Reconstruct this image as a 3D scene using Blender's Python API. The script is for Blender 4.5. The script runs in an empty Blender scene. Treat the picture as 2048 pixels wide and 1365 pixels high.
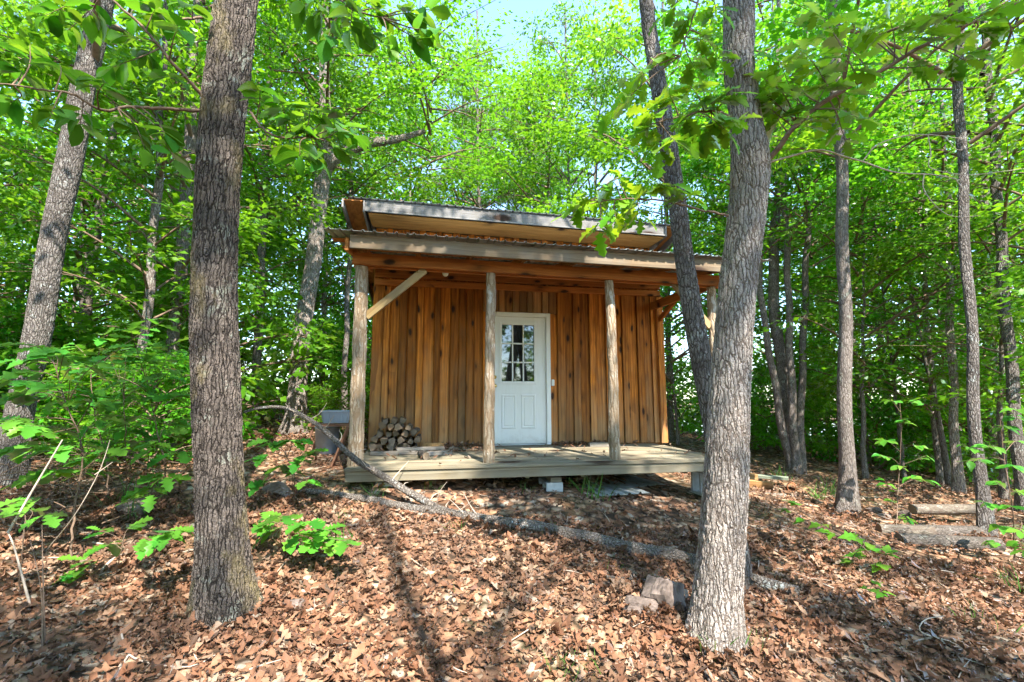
import bpy, math, random
import numpy as np
from mathutils import Vector, Matrix

# ------------------------------------------------------------------ camera, sky, sun, exposure
sc = bpy.context.scene
col = sc.collection
F_PX, HORIZON, CAM_Z = 910.0, 797.0, 1.45
TH = math.atan((HORIZON - 682.5) / F_PX)
cam = bpy.data.cameras.new('camera')
cam.sensor_width = 36.0
cam.lens = F_PX / 2048 * 36.0
cam.clip_start = 0.02
cam.clip_end = 2000
cam_o = bpy.data.objects.new('camera', cam)
col.objects.link(cam_o)
cam_o.location = (0, 0, CAM_Z)
cam_o.rotation_euler = (math.pi / 2 + TH, 0, 0)
sc.camera = cam_o

SUN_AZ, SUN_EL = math.radians(24), math.radians(52)      # azimuth to the right of straight behind the camera
to_sun = Vector((math.sin(SUN_AZ) * math.cos(SUN_EL), -math.cos(SUN_AZ) * math.cos(SUN_EL), math.sin(SUN_EL)))
world = bpy.data.worlds.new('World')
sc.world = world
world.use_nodes = True
wn = world.node_tree.nodes
sky = wn.new('ShaderNodeTexSky')
sky.sky_type = 'NISHITA'
sky.sun_disc = False
sky.sun_elevation = SUN_EL
sky.sun_rotation = math.atan2(to_sun.x, to_sun.y)
sky.air_density = 1.0
sky.dust_density = 0.3
sky.ozone_density = 3.0
world.node_tree.links.new(sky.outputs[0], wn['Background'].inputs[0])
wn['Background'].inputs[1].default_value = 0.15

sun = bpy.data.lights.new('sun', 'SUN')
sun.energy = 3.5
sun.angle = math.radians(0.53)
sun.color = (1.0, 0.94, 0.85)
sun_o = bpy.data.objects.new('sun', sun)
col.objects.link(sun_o)
sun_o.rotation_euler = to_sun.to_track_quat('Z', 'Y').to_euler()
sun_o.location = to_sun * 60

vs = sc.view_settings
vs.view_transform = 'Standard'
vs.look = 'None'
vs.exposure = 2.48
vs.gamma = 1.0
sc.cycles.max_bounces = 10
sc.cycles.diffuse_bounces = 8
sc.cycles.glossy_bounces = 2
sc.cycles.transmission_bounces = 8
sc.cycles.use_adaptive_sampling = True
sc.cycles.adaptive_threshold = 0.022
sc.cycles.transparent_max_bounces = 8
sc.cycles.caustics_reflective = False
sc.cycles.caustics_refractive = False
sc.cycles.sample_clamp_indirect = 6.0
sc.cycles.use_denoising = True
try:
    sc.cycles.denoiser = 'OPENIMAGEDENOISE'
    sc.cycles.denoising_input_passes = 'RGB_ALBEDO_NORMAL'
except Exception:
    pass

# ------------------------------------------------------------------ helpers
rng = np.random.default_rng(7)
random.seed(7)
CT, ST = math.cos(TH), math.sin(TH)


def ray(px, py):
    a = (px - 1024) / F_PX
    b = (682.5 - py) / F_PX
    return Vector((a, CT - b * ST, ST + b * CT))


def at(px, py, Y):
    r = ray(px, py)
    return Vector((0, 0, CAM_Z)) + r * (Y / r.y)


def tag(o, label=None, cat=None, group=None, kind=None):
    if label: o['label'] = label
    if cat: o['category'] = cat
    if group: o['group'] = group
    if kind: o['kind'] = kind
    return o


def empty(name, loc=(0, 0, 0), label=None, cat=None, group=None, rz=0, parent=None):
    o = bpy.data.objects.new(name, None)
    o.empty_display_size = 0.1
    o.location = loc
    o.rotation_euler = (0, 0, rz)
    col.objects.link(o)
    if parent: o.parent = parent
    return tag(o, label, cat, group)


def obj(name, me, parent=None, loc=(0, 0, 0), mats=None, rot=None):
    o = bpy.data.objects.new(name, me)
    o.location = loc
    if rot: o.rotation_euler = rot
    col.objects.link(o)
    if parent: o.parent = parent
    if mats is not None and len(me.materials) == 0:
        for m in (mats if isinstance(mats, (list, tuple)) else [mats]):
            me.materials.append(m)
    return o


def mesh_np(name, V, Fc, attr=None, smooth=False):
    """V (n,3), Fc (m,k) constant-size faces."""
    V = np.asarray(V, dtype=np.float32)
    Fc = np.asarray(Fc, dtype=np.int32)
    me = bpy.data.meshes.new(name)
    m, k = Fc.shape
    me.vertices.add(len(V))
    me.vertices.foreach_set('co', V.ravel())
    me.loops.add(m * k)
    me.loops.foreach_set('vertex_index', Fc.ravel())
    me.polygons.add(m)
    me.polygons.foreach_set('loop_start', np.arange(m, dtype=np.int32) * k)
    if smooth:
        me.polygons.foreach_set('use_smooth', np.ones(m, dtype=bool))
    me.update(calc_edges=True)
    if attr is not None:
        a = me.attributes.new('lv', 'FLOAT', 'POINT')
        a.data.foreach_set('value', np.asarray(attr, dtype=np.float32))
    return me


def mesh_py(name, V, Fc, smooth=False, mat_idx=None):
    me = bpy.data.meshes.new(name)
    me.from_pydata([tuple(v) for v in V], [], [tuple(f) for f in Fc])
    if smooth:
        for p in me.polygons: p.use_smooth = True
    if mat_idx:
        for p, i in zip(me.polygons, mat_idx): p.material_index = i
    me.update()
    return me


class MB:
    """collects shapes into one mesh"""
    def __init__(s): s.V, s.F, s.M, s.S = [], [], [], []

    def add(s, V, Fc, mi=0, smooth=False):
        b = len(s.V)
        s.V += [tuple(v) for v in V]
        for f in Fc:
            s.F.append(tuple(i + b for i in f)); s.M.append(mi); s.S.append(smooth)

    def box(s, x0, x1, y0, y1, z0, z1, ch=0.003, mi=0, warp=0.0):
        """box with chamfered edges (24 corner points)"""
        c = min(ch, (x1 - x0) * .3, (y1 - y0) * .3, (z1 - z0) * .3)
        V, idx = [], {}
        X, Y, Z = (x0, x1), (y0, y1), (z0, z1)
        for i in (0, 1):
            for j in (0, 1):
                for k in (0, 1):
                    sx, sy, sz = (1 - 2 * i) * c, (1 - 2 * j) * c, (1 - 2 * k) * c
                    for a, d in (('x', (0, sy, sz)), ('y', (sx, 0, sz)), ('z', (sx, sy, 0))):
                        idx[i, j, k, a] = len(V)
                        V.append((X[i] + d[0] + random.uniform(-warp, warp), Y[j] + d[1] + random.uniform(-warp, warp), Z[k] + d[2]))
        Fc = []
        for i in (0, 1):
            q = [idx[i, 0, 0, 'x'], idx[i, 1, 0, 'x'], idx[i, 1, 1, 'x'], idx[i, 0, 1, 'x']]
            Fc.append(q if i else q[::-1])
            q = [idx[0, i, 0, 'y'], idx[0, i, 1, 'y'], idx[1, i, 1, 'y'], idx[1, i, 0, 'y']]
            Fc.append(q if i else q[::-1])
            q = [idx[0, 0, i, 'z'], idx[1, 0, i, 'z'], idx[1, 1, i, 'z'], idx[0, 1, i, 'z']]
            Fc.append(q if i else q[::-1])
        for i in (0, 1):
            for j in (0, 1):
                f = (i + j) % 2
                q = [idx[i, j, 0, 'x'], idx[i, j, 0, 'y'], idx[i, j, 1, 'y'], idx[i, j, 1, 'x']]
                Fc.append(q if f == 0 else q[::-1])
                q = [idx[i, 0, j, 'z'], idx[i, 0, j, 'x'], idx[i, 1, j, 'x'], idx[i, 1, j, 'z']]
                Fc.append(q if f == 0 else q[::-1])
                q = [idx[0, i, j, 'y'], idx[0, i, j, 'z'], idx[1, i, j, 'z'], idx[1, i, j, 'y']]
                Fc.append(q if f == 0 else q[::-1])
        for i in (0, 1):
            for j in (0, 1):
                for k in (0, 1):
                    t = [idx[i, j, k, 'x'], idx[i, j, k, 'y'], idx[i, j, k, 'z']]
                    Fc.append(t if (i + j + k) % 2 else t[::-1])
        s.add(V, Fc, mi)

    def prism(s, prof, axis_len, mi=0, mi_end=None, plane='xz'):
        """prof: closed outline (a,b); extruded along y (plane xz)"""
        n = len(prof)
        V = [(a, 0, b) for a, b in prof] + [(a, axis_len, b) for a, b in prof]
        s.add(V, [(i, (i + 1) % n, n + (i + 1) % n, n + i) for i in range(n)], mi)
        s.add(V, [tuple(range(n))[::-1]], mi if mi_end is None else mi_end)
        s.add(V, [tuple(range(n, 2 * n))], mi if mi_end is None else mi_end)

    def lathe(s, prof, n=20, mi=0, c=(0, 0, 0), smooth=True):
        V, Fc = [], []
        for r, z in prof:
            for k in range(n):
                a = 2 * math.pi * k / n
                V.append((c[0] + r * math.cos(a), c[1] + r * math.sin(a), c[2] + z))
        for i in range(len(prof) - 1):
            for k in range(n):
                Fc.append((i * n + k, i * n + (k + 1) % n, (i + 1) * n + (k + 1) % n, (i + 1) * n + k))
        s.add(V, Fc, mi, smooth)

    def tube(s, pts, rad, n=6, mi=0, cap=True):
        V, Fc = tube_geo(pts, rad, n)
        s.add(V, Fc, mi, True)
        if cap:
            m = len(pts)
            s.add(V, [tuple(range(n))[::-1], tuple(range((m - 1) * n, m * n))], mi)

    def mesh(s, name):
        me = bpy.data.meshes.new(name)
        me.from_pydata(s.V, [], s.F)
        me.polygons.foreach_set('material_index', s.M)
        me.polygons.foreach_set('use_smooth', s.S)
        me.update()
        return me


def frames(pts):
    P = np.asarray([tuple(p) for p in pts], dtype=float)
    T = np.gradient(P, axis=0)
    T /= np.linalg.norm(T, axis=1)[:, None] + 1e-9
    ref = np.array([1.0, 0, 0]) if abs(T[0][0]) < .8 else np.array([0, 1.0, 0])
    N = np.zeros_like(P)
    n = ref - T[0] * (ref @ T[0])
    N[0] = n / np.linalg.norm(n)
    for i in range(1, len(P)):
        n = N[i - 1] - T[i] * (N[i - 1] @ T[i])
        N[i] = n / (np.linalg.norm(n) + 1e-9)
    return P, T, N, np.cross(T, N)


def tube_geo(pts, rad, n=6):
    P, T, N, B = frames(pts)
    rad = np.asarray(rad, dtype=float)
    a = np.arange(n) * 2 * math.pi / n
    if rad.ndim == 1: rad = np.repeat(rad[:, None], n, axis=1)
    V = P[:, None, :] + rad[:, :, None] * (np.cos(a)[None, :, None] * N[:, None, :] + np.sin(a)[None, :, None] * B[:, None, :])
    m = len(P)
    Fc = []
    for i in range(m - 1):
        for k in range(n):
            Fc.append((i * n + k, i * n + (k + 1) % n, (i + 1) * n + (k + 1) % n, (i + 1) * n + k))
    return V.reshape(-1, 3), Fc


def spline(pts, n):
    """Catmull-Rom resample of points with any number of components"""
    P = np.asarray([tuple(p) for p in pts], dtype=float)
    if len(P) == 2:
        t = np.linspace(0, 1, n)[:, None]
        return P[0] * (1 - t) + P[1] * t
    Q = np.vstack([2 * P[0] - P[1], P, 2 * P[-1] - P[-2]])
    d = np.r_[0, np.cumsum(np.linalg.norm(np.diff(P[:, :3], axis=0), axis=1))]
    out = []
    for s_ in np.linspace(0, d[-1], n):
        i = min(int(np.searchsorted(d, s_, side='right')) - 1, len(P) - 2)
        t = (s_ - d[i]) / (d[i + 1] - d[i] + 1e-9)
        p0, p1, p2, p3 = Q[i], Q[i + 1], Q[i + 2], Q[i + 3]
        out.append(.5 * (2 * p1 + (p2 - p0) * t + (2 * p0 - 5 * p1 + 4 * p2 - p3) * t * t + (3 * p1 - p0 - 3 * p2 + p3) * t ** 3))
    return np.array(out)


# ------------------------------------------------------------------ materials
class NT:
    def __init__(s, name):
        s.m = bpy.data.materials.new(name)
        s.m.use_nodes = True
        s.t = s.m.node_tree
        s.t.nodes.clear()
        s.out = s.t.nodes.new('ShaderNodeOutputMaterial')

    def n(s, typ, **kw):
        nd = s.t.nodes.new('ShaderNode' + typ)
        for k, v in kw.items():
            if k.startswith('i_'):
                key = k[2:]
                key = int(key) if key.isdigit() else key.replace('_', ' ')
                sock = nd.inputs[key]
                if hasattr(v, 'bl_idname') or isinstance(v, bpy.types.NodeSocket):
                    s.t.links.new(v, sock)
                else:
                    sock.default_value = v
            else:
                setattr(nd, k, v)
        return nd

    def link(s, a, b): s.t.links.new(a, b)

    def ramp(s, fac, stops, interp='LINEAR'):
        r = s.n('ValToRGB', i_0=fac)
        cr = r.color_ramp
        cr.interpolation = interp
        while len(cr.elements) < len(stops): cr.elements.new(0.5)
        for e, (p, c) in zip(cr.elements, stops):
            e.position = p
            e.color = (*c, 1) if len(c) == 3 else c
        return r.outputs[0]

    def g(s, v): return (v, v, v)

    def math(s, op, a, b=0.0, clamp=False):
        return s.n('Math', operation=op, use_clamp=clamp, i_0=a, i_1=b).outputs[0]

    def mix(s, fac, a, b, blend='MIX'):
        nd = s.n('MixRGB', blend_type=blend, i_0=fac)
        for i, v in ((1, a), (2, b)):
            if isinstance(v, bpy.types.NodeSocket): s.link(v, nd.inputs[i])
            else: nd.inputs[i].default_value = (*v, 1)
        return nd.outputs[0]

    def coord(s, scale=(1, 1, 1), rnd=0.0, out='Object'):
        tc = s.n('TexCoord').outputs[out]
        if rnd:
            oi = s.n('ObjectInfo').outputs['Random']
            k = s.math('MULTIPLY', oi, rnd)
            cx = s.n('CombineXYZ', i_0=k, i_1=s.math('MULTIPLY', k, 1.7), i_2=s.math('MULTIPLY', k, 2.3)).outputs[0]
            tc = s.n('VectorMath', operation='ADD', i_0=tc, i_1=cx).outputs[0]
        return s.n('Mapping', i_0=tc, i_3=scale).outputs[0]

    def noise(s, vec, scale, detail=4, rough=.55, dist=0.0, out=0):
        return s.n('TexNoise', i_Vector=vec, i_Scale=scale, i_Detail=detail, i_Roughness=rough, i_Distortion=dist).outputs[out]

    def bump(s, h, strength=.5, dist=.01):
        return s.n('Bump', i_Strength=strength, i_Distance=dist, i_Height=h).outputs[0]

    def principled(s, color, rough=.7, normal=None, metal=0.0, spec=.3, ior=1.45):
        p = s.n('BsdfPrincipled')
        for k, v in (('Base Color', color), ('Roughness', rough), ('Metallic', metal), ('Specular IOR Level', spec), ('IOR', ior)):
            if isinstance(v, bpy.types.NodeSocket): s.link(v, p.inputs[k])
            elif k == 'Base Color': p.inputs[k].default_value = (*v, 1)
            else: p.inputs[k].default_value = v
        if normal is not None: s.link(normal, p.inputs['Normal'])
        s.link(p.outputs[0], s.out.inputs[0])
        return p


def plain(name, color, rough=.6, metal=0.0, spec=.3, var=.12, scale=12):
    t = NT(name)
    c = t.coord()
    f = t.noise(c, scale, 5)
    dk = tuple(x * (1 - var) for x in color)
    lt = tuple(min(1, x * (1 + var)) for x in color)
    t.principled(t.ramp(f, [(.3, dk), (.7, lt)]), rough, t.bump(t.noise(c, scale * 6, 4), .25, .003), metal, spec)
    return t.m


def wood(name, light, dark, axis='z', grey=None, knots=True, ring=16, weather=0.0, rough=.75, vary=.35, knot_col=(.035, .016, .008), streak=.45, kscale=3.6):
    """sawn board: growth-ring figure, fine fibre, knots; axis = board length in object space"""
    t = NT(name)
    sc3 = {'z': (1, 1, .07), 'x': (.07, 1, 1), 'y': (1, .07, 1)}[axis]
    sf = {'z': (1, 1, .03), 'x': (.03, 1, 1), 'y': (1, .03, 1)}[axis]
    sk = {'z': (1, 0, .42), 'x': (.42, .3, 1), 'y': (1, .42, .3)}[axis]
    c0 = t.coord(sc3, 31.0)
    c = t.coord(sc3, -.13)
    dn = t.n('TexNoise', i_Vector=c0, i_Scale=4.0, i_Detail=2.0).outputs['Color']
    dv = t.n('VectorMath', operation='MULTIPLY_ADD', i_0=dn, i_1=(.22, .22, .22), i_2=c).outputs[0]
    # rings around a pith line that wanders along the board
    w = t.n('TexWave', wave_type='RINGS', rings_direction='Z' if axis == 'z' else ('X' if axis == 'x' else 'Y'), wave_profile='SAW',
            i_Vector=dv, i_Scale=float(ring), i_Distortion=1.6, i_Detail=2.0).outputs['Fac']
    fib = t.noise(t.coord(sf, 31.0), 210, 3, .6)
    oi = t.n('ObjectInfo').outputs['Random']
    base = t.mix(t.ramp(w, [(.0, (0, 0, 0)), (.75, t.g(.45)), (1, (1, 1, 1))]), light, dark)
    base = t.mix(t.math('MULTIPLY', fib, .45), base, tuple(x * .5 for x in dark))
    blot = t.noise(t.coord((1, 1, 1), 31.0), 3.0, 3)
    stk = t.noise(t.coord({'z': (1, 1, .08), 'x': (.08, 1, 1), 'y': (1, .08, 1)}[axis], 43.0), 26, 4, .6)
    base = t.mix(t.ramp(stk, [(.38, (0, 0, 0)), (.66, t.g(streak))]), base, tuple(x * .42 for x in dark))
    if grey is not None:
        if weather:
            z = t.n('SeparateXYZ', i_0=t.n('TexCoord').outputs['Object']).outputs[2 if axis == 'z' else 0]
            wf = t.math('ADD', t.math('MULTIPLY', z, -weather), t.math('ADD', t.math('MULTIPLY', blot, .7), t.math('MULTIPLY', oi, .3)))
            wf = t.ramp(wf, [(.0, (0, 0, 0)), (.6, t.g(.75))])
        else:
            wf = t.ramp(blot, [(.35, t.g(.25)), (.7, t.g(.95))])
        gcol = t.mix(t.math('MULTIPLY', w, .55), grey, tuple(x * .45 for x in grey))
        gcol = t.mix(t.math('MULTIPLY', fib, .5), gcol, tuple(x * .35 for x in grey))
        base = t.mix(wf, base, gcol)
    if knots:
        kv = t.n('TexVoronoi', feature='F1', i_Vector=t.n('VectorMath', operation='MULTIPLY_ADD', i_0=dn, i_1=(.10, .10, .10), i_2=t.coord(sk, 57.0)).outputs[0], i_Scale=kscale, i_Randomness=1.0)
        ks = t.n('SeparateColor', i_0=kv.outputs['Color'])
        size_k = t.math('ADD', t.math('MULTIPLY', ks.outputs[1], 1.4), .45)
        kf = t.ramp(t.math('DIVIDE', kv.outputs['Distance'], size_k), [(.11, (1, 1, 1)), (.15, t.g(.8)), (.18, t.g(.4)), (.34, (0, 0, 0))])
        kf = t.math('MULTIPLY', kf, t.ramp(ks.outputs[0], [(.22, (0, 0, 0)), (.32, (1, 1, 1))]))
        base = t.mix(kf, base, knot_col)
    vf = t.math('ADD', t.math('MULTIPLY', t.math('FRACT', t.math('MULTIPLY', oi, 17.3)), vary), 1 - vary * .6)
    base = t.n('HueSaturation', i_Value=vf, i_Color=base).outputs[0]
    h = t.math('ADD', t.math('MULTIPLY', w, -.5), t.math('MULTIPLY', fib, -.8))
    t.principled(base, rough, t.bump(h, .45, .004), 0, .25)
    return t.m


def bark(name, ridge, fissure, lichen=(.36, .40, .33), lich=.5, xy=24.0, zz=5.0, disp=.012, moss=None, along='z'):
    t = NT(name)
    c = t.coord()
    dn = t.n('TexNoise', i_Vector=c, i_Scale=9.0, i_Detail=4.0, i_Roughness=.6).outputs['Color']
    dv = t.n('VectorMath', operation='MULTIPLY_ADD', i_0=dn, i_1=(.055, .055, .20), i_2=c).outputs[0]
    sx3 = (lambda a_, b_: (a_, a_, b_)) if along == 'z' else (lambda a_, b_: (a_, b_, a_))
    mp = t.n('Mapping', i_0=dv, i_3=sx3(xy, zz)).outputs[0]
    v1 = t.n('TexVoronoi', feature='DISTANCE_TO_EDGE', i_Vector=mp, i_Scale=1.0).outputs['Distance']
    mp2 = t.n('Mapping', i_0=dv, i_3=sx3(xy * 1.7, zz * 4.5)).outputs[0]
    v2 = t.n('TexVoronoi', feature='DISTANCE_TO_EDGE', i_Vector=mp2, i_Scale=1.0).outputs['Distance']
    nz = t.noise(t.n('Mapping', i_0=dv, i_3=sx3(xy * 1.4, zz * .9)).outputs[0], 1.0, 5, .65)
    e1 = t.ramp(v1, [(.0, (0, 0, 0)), (.16, t.g(.7)), (.40, (1, 1, 1))])
    e2 = t.ramp(v2, [(.0, t.g(.3)), (.16, (1, 1, 1))])
    e3 = t.ramp(nz, [(.36, t.g(.1)), (.54, (1, 1, 1))])
    fine = t.noise(c, 85, 6, .75)
    h = t.math('MULTIPLY', t.math('MULTIPLY', e1, t.math('ADD', t.math('MULTIPLY', e2, .4), .6)), t.math('ADD', t.math('MULTIPLY', e3, .6), .4))
    h2 = t.math('ADD', h, t.math('MULTIPLY', fine, .5))
    big = t.noise(c, 4.5, 4)
    rc = t.mix(t.ramp(big, [(.35, (0, 0, 0)), (.65, (1, 1, 1))]), ridge, tuple(x * .52 for x in ridge))
    rc = t.mix(t.ramp(fine, [(.35, t.g(.55)), (.7, (0, 0, 0))]), rc, tuple(x * .45 for x in ridge))
    cc = t.mix(t.ramp(h, [(.12, (0, 0, 0)), (.55, (1, 1, 1))]), fissure, rc)
    lf = t.noise(t.n('Mapping', i_0=c, i_1=(3.1, 1.7, 9.0)).outputs[0], 7.0, 7, .68)
    lm = t.math('MULTIPLY', t.ramp(lf, [(.56, (0, 0, 0)), (.64, (1, 1, 1))]), t.ramp(h, [(.3, (0, 0, 0)), (.6, t.g(lich))]))
    cc = t.mix(lm, cc, lichen)
    if moss:
        mf = t.ramp(t.noise(t.n('Mapping', i_0=c, i_1=(8.0, 2.0, 1.0), i_3=(1, 1, .5)).outputs[0], 3.2, 5, .6), [(.55, (0, 0, 0)), (.68, t.g(.7))])
        cc = t.mix(mf, cc, moss)
    t.principled(cc, .92, t.bump(h2, .7, .012), 0, .12)
    if disp:
        d = t.n('Displacement', i_Height=h2, i_Midlevel=.8, i_Scale=disp)
        t.link(d.outputs[0], t.out.inputs[2])
        t.m.displacement_method = 'BOTH'
    return t.m


def leafmat(name, dark, light, trans, gloss=.06, tf=.42, objvar=.4, hue=0.0):
    t = NT(name)
    a = t.n('Attribute', attribute_name='lv').outputs['Fac']
    oi = t.n('ObjectInfo').outputs['Random']
    f = t.math('FRACT', t.math('ADD', a, t.math('MULTIPLY', oi, 7.31)))
    cc = t.mix(f, dark, light)
    tr = t.mix(f, tuple(x * .75 for x in trans), trans)
    vv = t.math('ADD', t.math('MULTIPLY', oi, objvar), 1 - objvar / 2)
    hv = t.math('ADD', t.math('MULTIPLY', t.math('FRACT', t.math('MULTIPLY', oi, 5.7)), .045), .478)
    hs = t.n('HueSaturation', i_Hue=hv, i_Value=vv, i_Color=cc).outputs[0]
    d = t.n('BsdfDiffuse', i_Color=hs)
    tl = t.n('BsdfTranslucent', i_Color=t.n('HueSaturation', i_Hue=hv, i_Value=vv, i_Color=tr).outputs[0])
    m1 = t.n('MixShader', i_0=tf, i_1=d.outputs[0], i_2=tl.outputs[0])
    gl = t.n('BsdfGlossy', i_Color=(.9, .95, 1, 1), i_Roughness=.38)
    fr = t.n('LayerWeight', i_Blend=.25).outputs['Fresnel']
    m2 = t.n('MixShader', i_0=t.math('MULTIPLY', fr, gloss * 4, True), i_1=m1.outputs[0], i_2=gl.outputs[0])
    t.link(m2.outputs[0], t.out.inputs[0])
    return t.m


M = {}
M['wall'] = wood('sawn_pine_siding', (.76, .265, .034), (.36, .095, .013), 'z', grey=(.45, .29, .145), weather=.36, ring=6, vary=.75, streak=.72, kscale=6.5)
M['beam'] = wood('red_brown_beam', (.60, .215, .05), (.40, .125, .03), 'x', knots=True, ring=13, kscale=8.0)
M['beam_v'] = wood('red_brown_rafter', (.60, .24, .065), (.40, .14, .035), 'y', knots=True, ring=13, kscale=8.0)
M['soffit'] = wood('golden_soffit', (.62, .34, .11), (.42, .20, .055), 'x', knots=True, ring=9)
M['fascia'] = wood('weathered_fascia', (.36, .235, .12), (.22, .13, .06), 'x', grey=(.29, .245, .18), ring=8)
M['fascia_grey'] = wood('silver_grey_fascia', (.28, .255, .23), (.20, .175, .155), 'x', grey=(.27, .262, .258), ring=10)
M['brace'] = wood('yellow_brace', (.58, .36, .12), (.40, .21, .06), 'x', grey=(.44, .33, .18), ring=10)
M['deck'] = wood('treated_deck', (.38, .31, .20), (.20, .15, .085), 'x', grey=(.32, .285, .205), ring=5)
M['plank'] = wood('grey_plank', (.33, .28, .22), (.22, .17, .12), 'x', grey=(.36, .33, .29), ring=9)
M['lumber'] = wood('fresh_lumber', (.50, .30, .13), (.35, .18, .07), 'x', ring=9)
M['lumber_green'] = wood('green_lumber', (.34, .38, .28), (.24, .27, .19), 'x', ring=9)
M['endgrain'] = wood('split_wood', (.30, .185, .085), (.12, .065, .03), 'y', grey=(.24, .20, .155), ring=20, knots=False)
M['metal'] = plain('galvanised_sheet', (.44, .45, .46), .5, .7, .5, .2, 3)
M['metal_under'] = plain('aged_sheet_steel', (.40, .43, .42), .55, .5, .4, .25, 4)
M['tub'] = plain('dull_zinc', (.24, .27, .31), .5, .4, .4, .25, 5)
M['white'] = plain('white_paint', (.78, .77, .73), .5, 0, .35, .06, 3.5)
M['brass'] = plain('brass', (.75, .52, .16), .25, 1.0, .5, .08)
M['concrete'] = plain('concrete_block', (.40, .41, .40), .9, 0, .2, .15, 20)
M['stone'] = plain('field_stone', (.145, .112, .095), .9, 0, .2, .5, 11)
M['plastic'] = plain('grey_blue_plastic', (.26, .28, .32), .45, 0, .4, .06, 6)
M['rust'] = plain('rusty_board', (.15, .075, .045), .85, 0, .2, .3, 12)
M['terracotta'] = plain('terracotta', (.42, .17, .08), .85, 0, .2, .2, 12)
M['bulb'] = plain('milk_glass', (.85, .84, .80), .3, 0, .5, .01)
M['dark'] = plain('dark_interior', (.03, .028, .025), .9)

t = NT('door_paint')
c = t.coord()
zc = t.n('SeparateXYZ', i_0=c).outputs[2]
gr = t.math('ADD', t.math('MULTIPLY', zc, -2.2), t.math('ADD', t.math('MULTIPLY', t.noise(c, 9, 6, .7), 1.6), 1.25))
dcol = t.mix(t.ramp(gr, [(.05, (0, 0, 0)), (.9, t.g(.6))]), (.76, .755, .72), (.40, .34, .26))
dcol = t.mix(t.ramp(t.noise(t.n('Mapping', i_0=c, i_3=(6, 6, 1)).outputs[0], 4, 6, .7), [(.5, (0, 0, 0)), (.8, t.g(.22))]), dcol, (.5, .46, .38))
t.principled(dcol, .5, t.bump(t.noise(c, 40, 3), .1, .002), 0, .35)
M['door'] = t.m

t = NT('window_glass')
p = t.principled((.012, .014, .014), .03, None, 0, .9, 1.6)
M['glass'] = t.m

M['bark_near'] = bark('furrowed_bark', (.24, .195, .165), (.032, .026, .022), lich=.5, xy=44, zz=5, disp=.014, moss=(.22, .175, .08))
M['bark_pale'] = bark('pale_oak_bark', (.58, .50, .44), (.14, .11, .09), lich=.3, xy=46, zz=6.5, disp=.009, lichen=(.48, .47, .42))
M['bark_grey'] = bark('grey_lichen_bark', (.30, .265, .24), (.07, .058, .05), lich=.75, xy=46, zz=11, disp=.007, lichen=(.44, .46, .43))
M['bark_far'] = bark('forest_bark', (.31, .265, .235), (.09, .072, .06), lich=.6, xy=44, zz=10, disp=0)
M['log_lichen'] = bark('lichen_log', (.36, .31, .265), (.11, .09, .075), lich=1.0, xy=34, zz=34, disp=.006, lichen=(.52, .57, .55))
M['post'] = bark('debarked_log', (.52, .41, .29), (.24, .165, .10), lich=.6, xy=22, zz=3.0, disp=.004, lichen=(.50, .48, .43))
M['twig'] = plain('twig', (.17, .115, .08), .9, 0, .15, .3, 20)
M['twig_pale'] = plain('bare_twig', (.42, .34, .27), .9, 0, .15, .25, 20)
M['log_bark'] = bark('firewood_bark', (.22, .185, .16), (.06, .05, .04), lich=.5, xy=50, zz=10, disp=0, along='y')
M['log_pale'] = bark('pale_log', (.27, .23, .18), (.12, .09, .07), lich=.5, xy=40, zz=5, disp=0, along='y', lichen=(.50, .48, .43))

M['leaf_far'] = leafmat('forest_leaf', (.040, .165, .008), (.098, .26, .010), (.24, .58, .014), tf=.5)
M['leaf_mid'] = leafmat('understory_leaf', (.045, .19, .011), (.10, .29, .013), (.26, .60, .018), tf=.5)
M['leaf_oak'] = leafmat('oak_leaf', (.055, .185, .010), (.12, .28, .012), (.36, .60, .02), tf=.5, objvar=.5)
M['leaf_hick'] = leafmat('hickory_leaf', (.036, .135, .014), (.075, .20, .015), (.20, .44, .016), tf=.5, objvar=.45)
M['leaf_sap'] = leafmat('sapling_leaf', (.055, .20, .022), (.11, .29, .028), (.25, .54, .025), gloss=.09, objvar=.5)
M['leaf_lime'] = leafmat('lime_leaf', (.075, .22, .02), (.11, .27, .03), (.30, .50, .03), objvar=.4)
M['leaf_yellow'] = leafmat('yellow_leaf', (.40, .26, .04), (.50, .33, .06), (.5, .33, .05), objvar=.3)
M['leaf_pine'] = leafmat('pale_needle', (.12, .18, .06), (.22, .28, .10), (.30, .36, .10))
M['grass'] = leafmat('grass_blade', (.07, .17, .025), (.14, .26, .05), (.25, .38, .06))

t = NT('dead_leaf')
a = t.n('Attribute', attribute_name='lv').outputs['Fac']
cc = t.ramp(a, [(.0, (.05, .028, .018)), (.18, (.11, .052, .03)), (.36, (.19, .08, .042)), (.55, (.25, .115, .062)), (.70, (.32, .172, .098)), (.84, (.36, .235, .155)), (.95, (.36, .295, .23)), (1, (.17, .10, .06))])
cc = t.mix(t.math('MULTIPLY', t.noise(t.coord(), 60, 4, .65), .42), cc, (.12, .075, .05))
cc = t.mix(t.ramp(t.noise(t.coord(), 1.7, 5, .65), [(.42, t.g(.0)), (.62, t.g(.55))]), cc, (.10, .068, .048))
d = t.n('BsdfDiffuse', i_Color=cc)
tl = t.n('BsdfTranslucent', i_Color=t.mix(.5, cc, (.5, .25, .1)))
gl = t.n('BsdfGlossy', i_Roughness=.45)
m1 = t.n('MixShader', i_0=.12, i_1=d.outputs[0], i_2=tl.outputs[0])
m2 = t.n('MixShader', i_0=t.math('MULTIPLY', t.n('LayerWeight', i_Blend=.2).outputs['Fresnel'], .25), i_1=m1.outputs[0], i_2=gl.outputs[0])
t.link(m2.outputs[0], t.out.inputs[0])
M['dead'] = t.m

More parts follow.
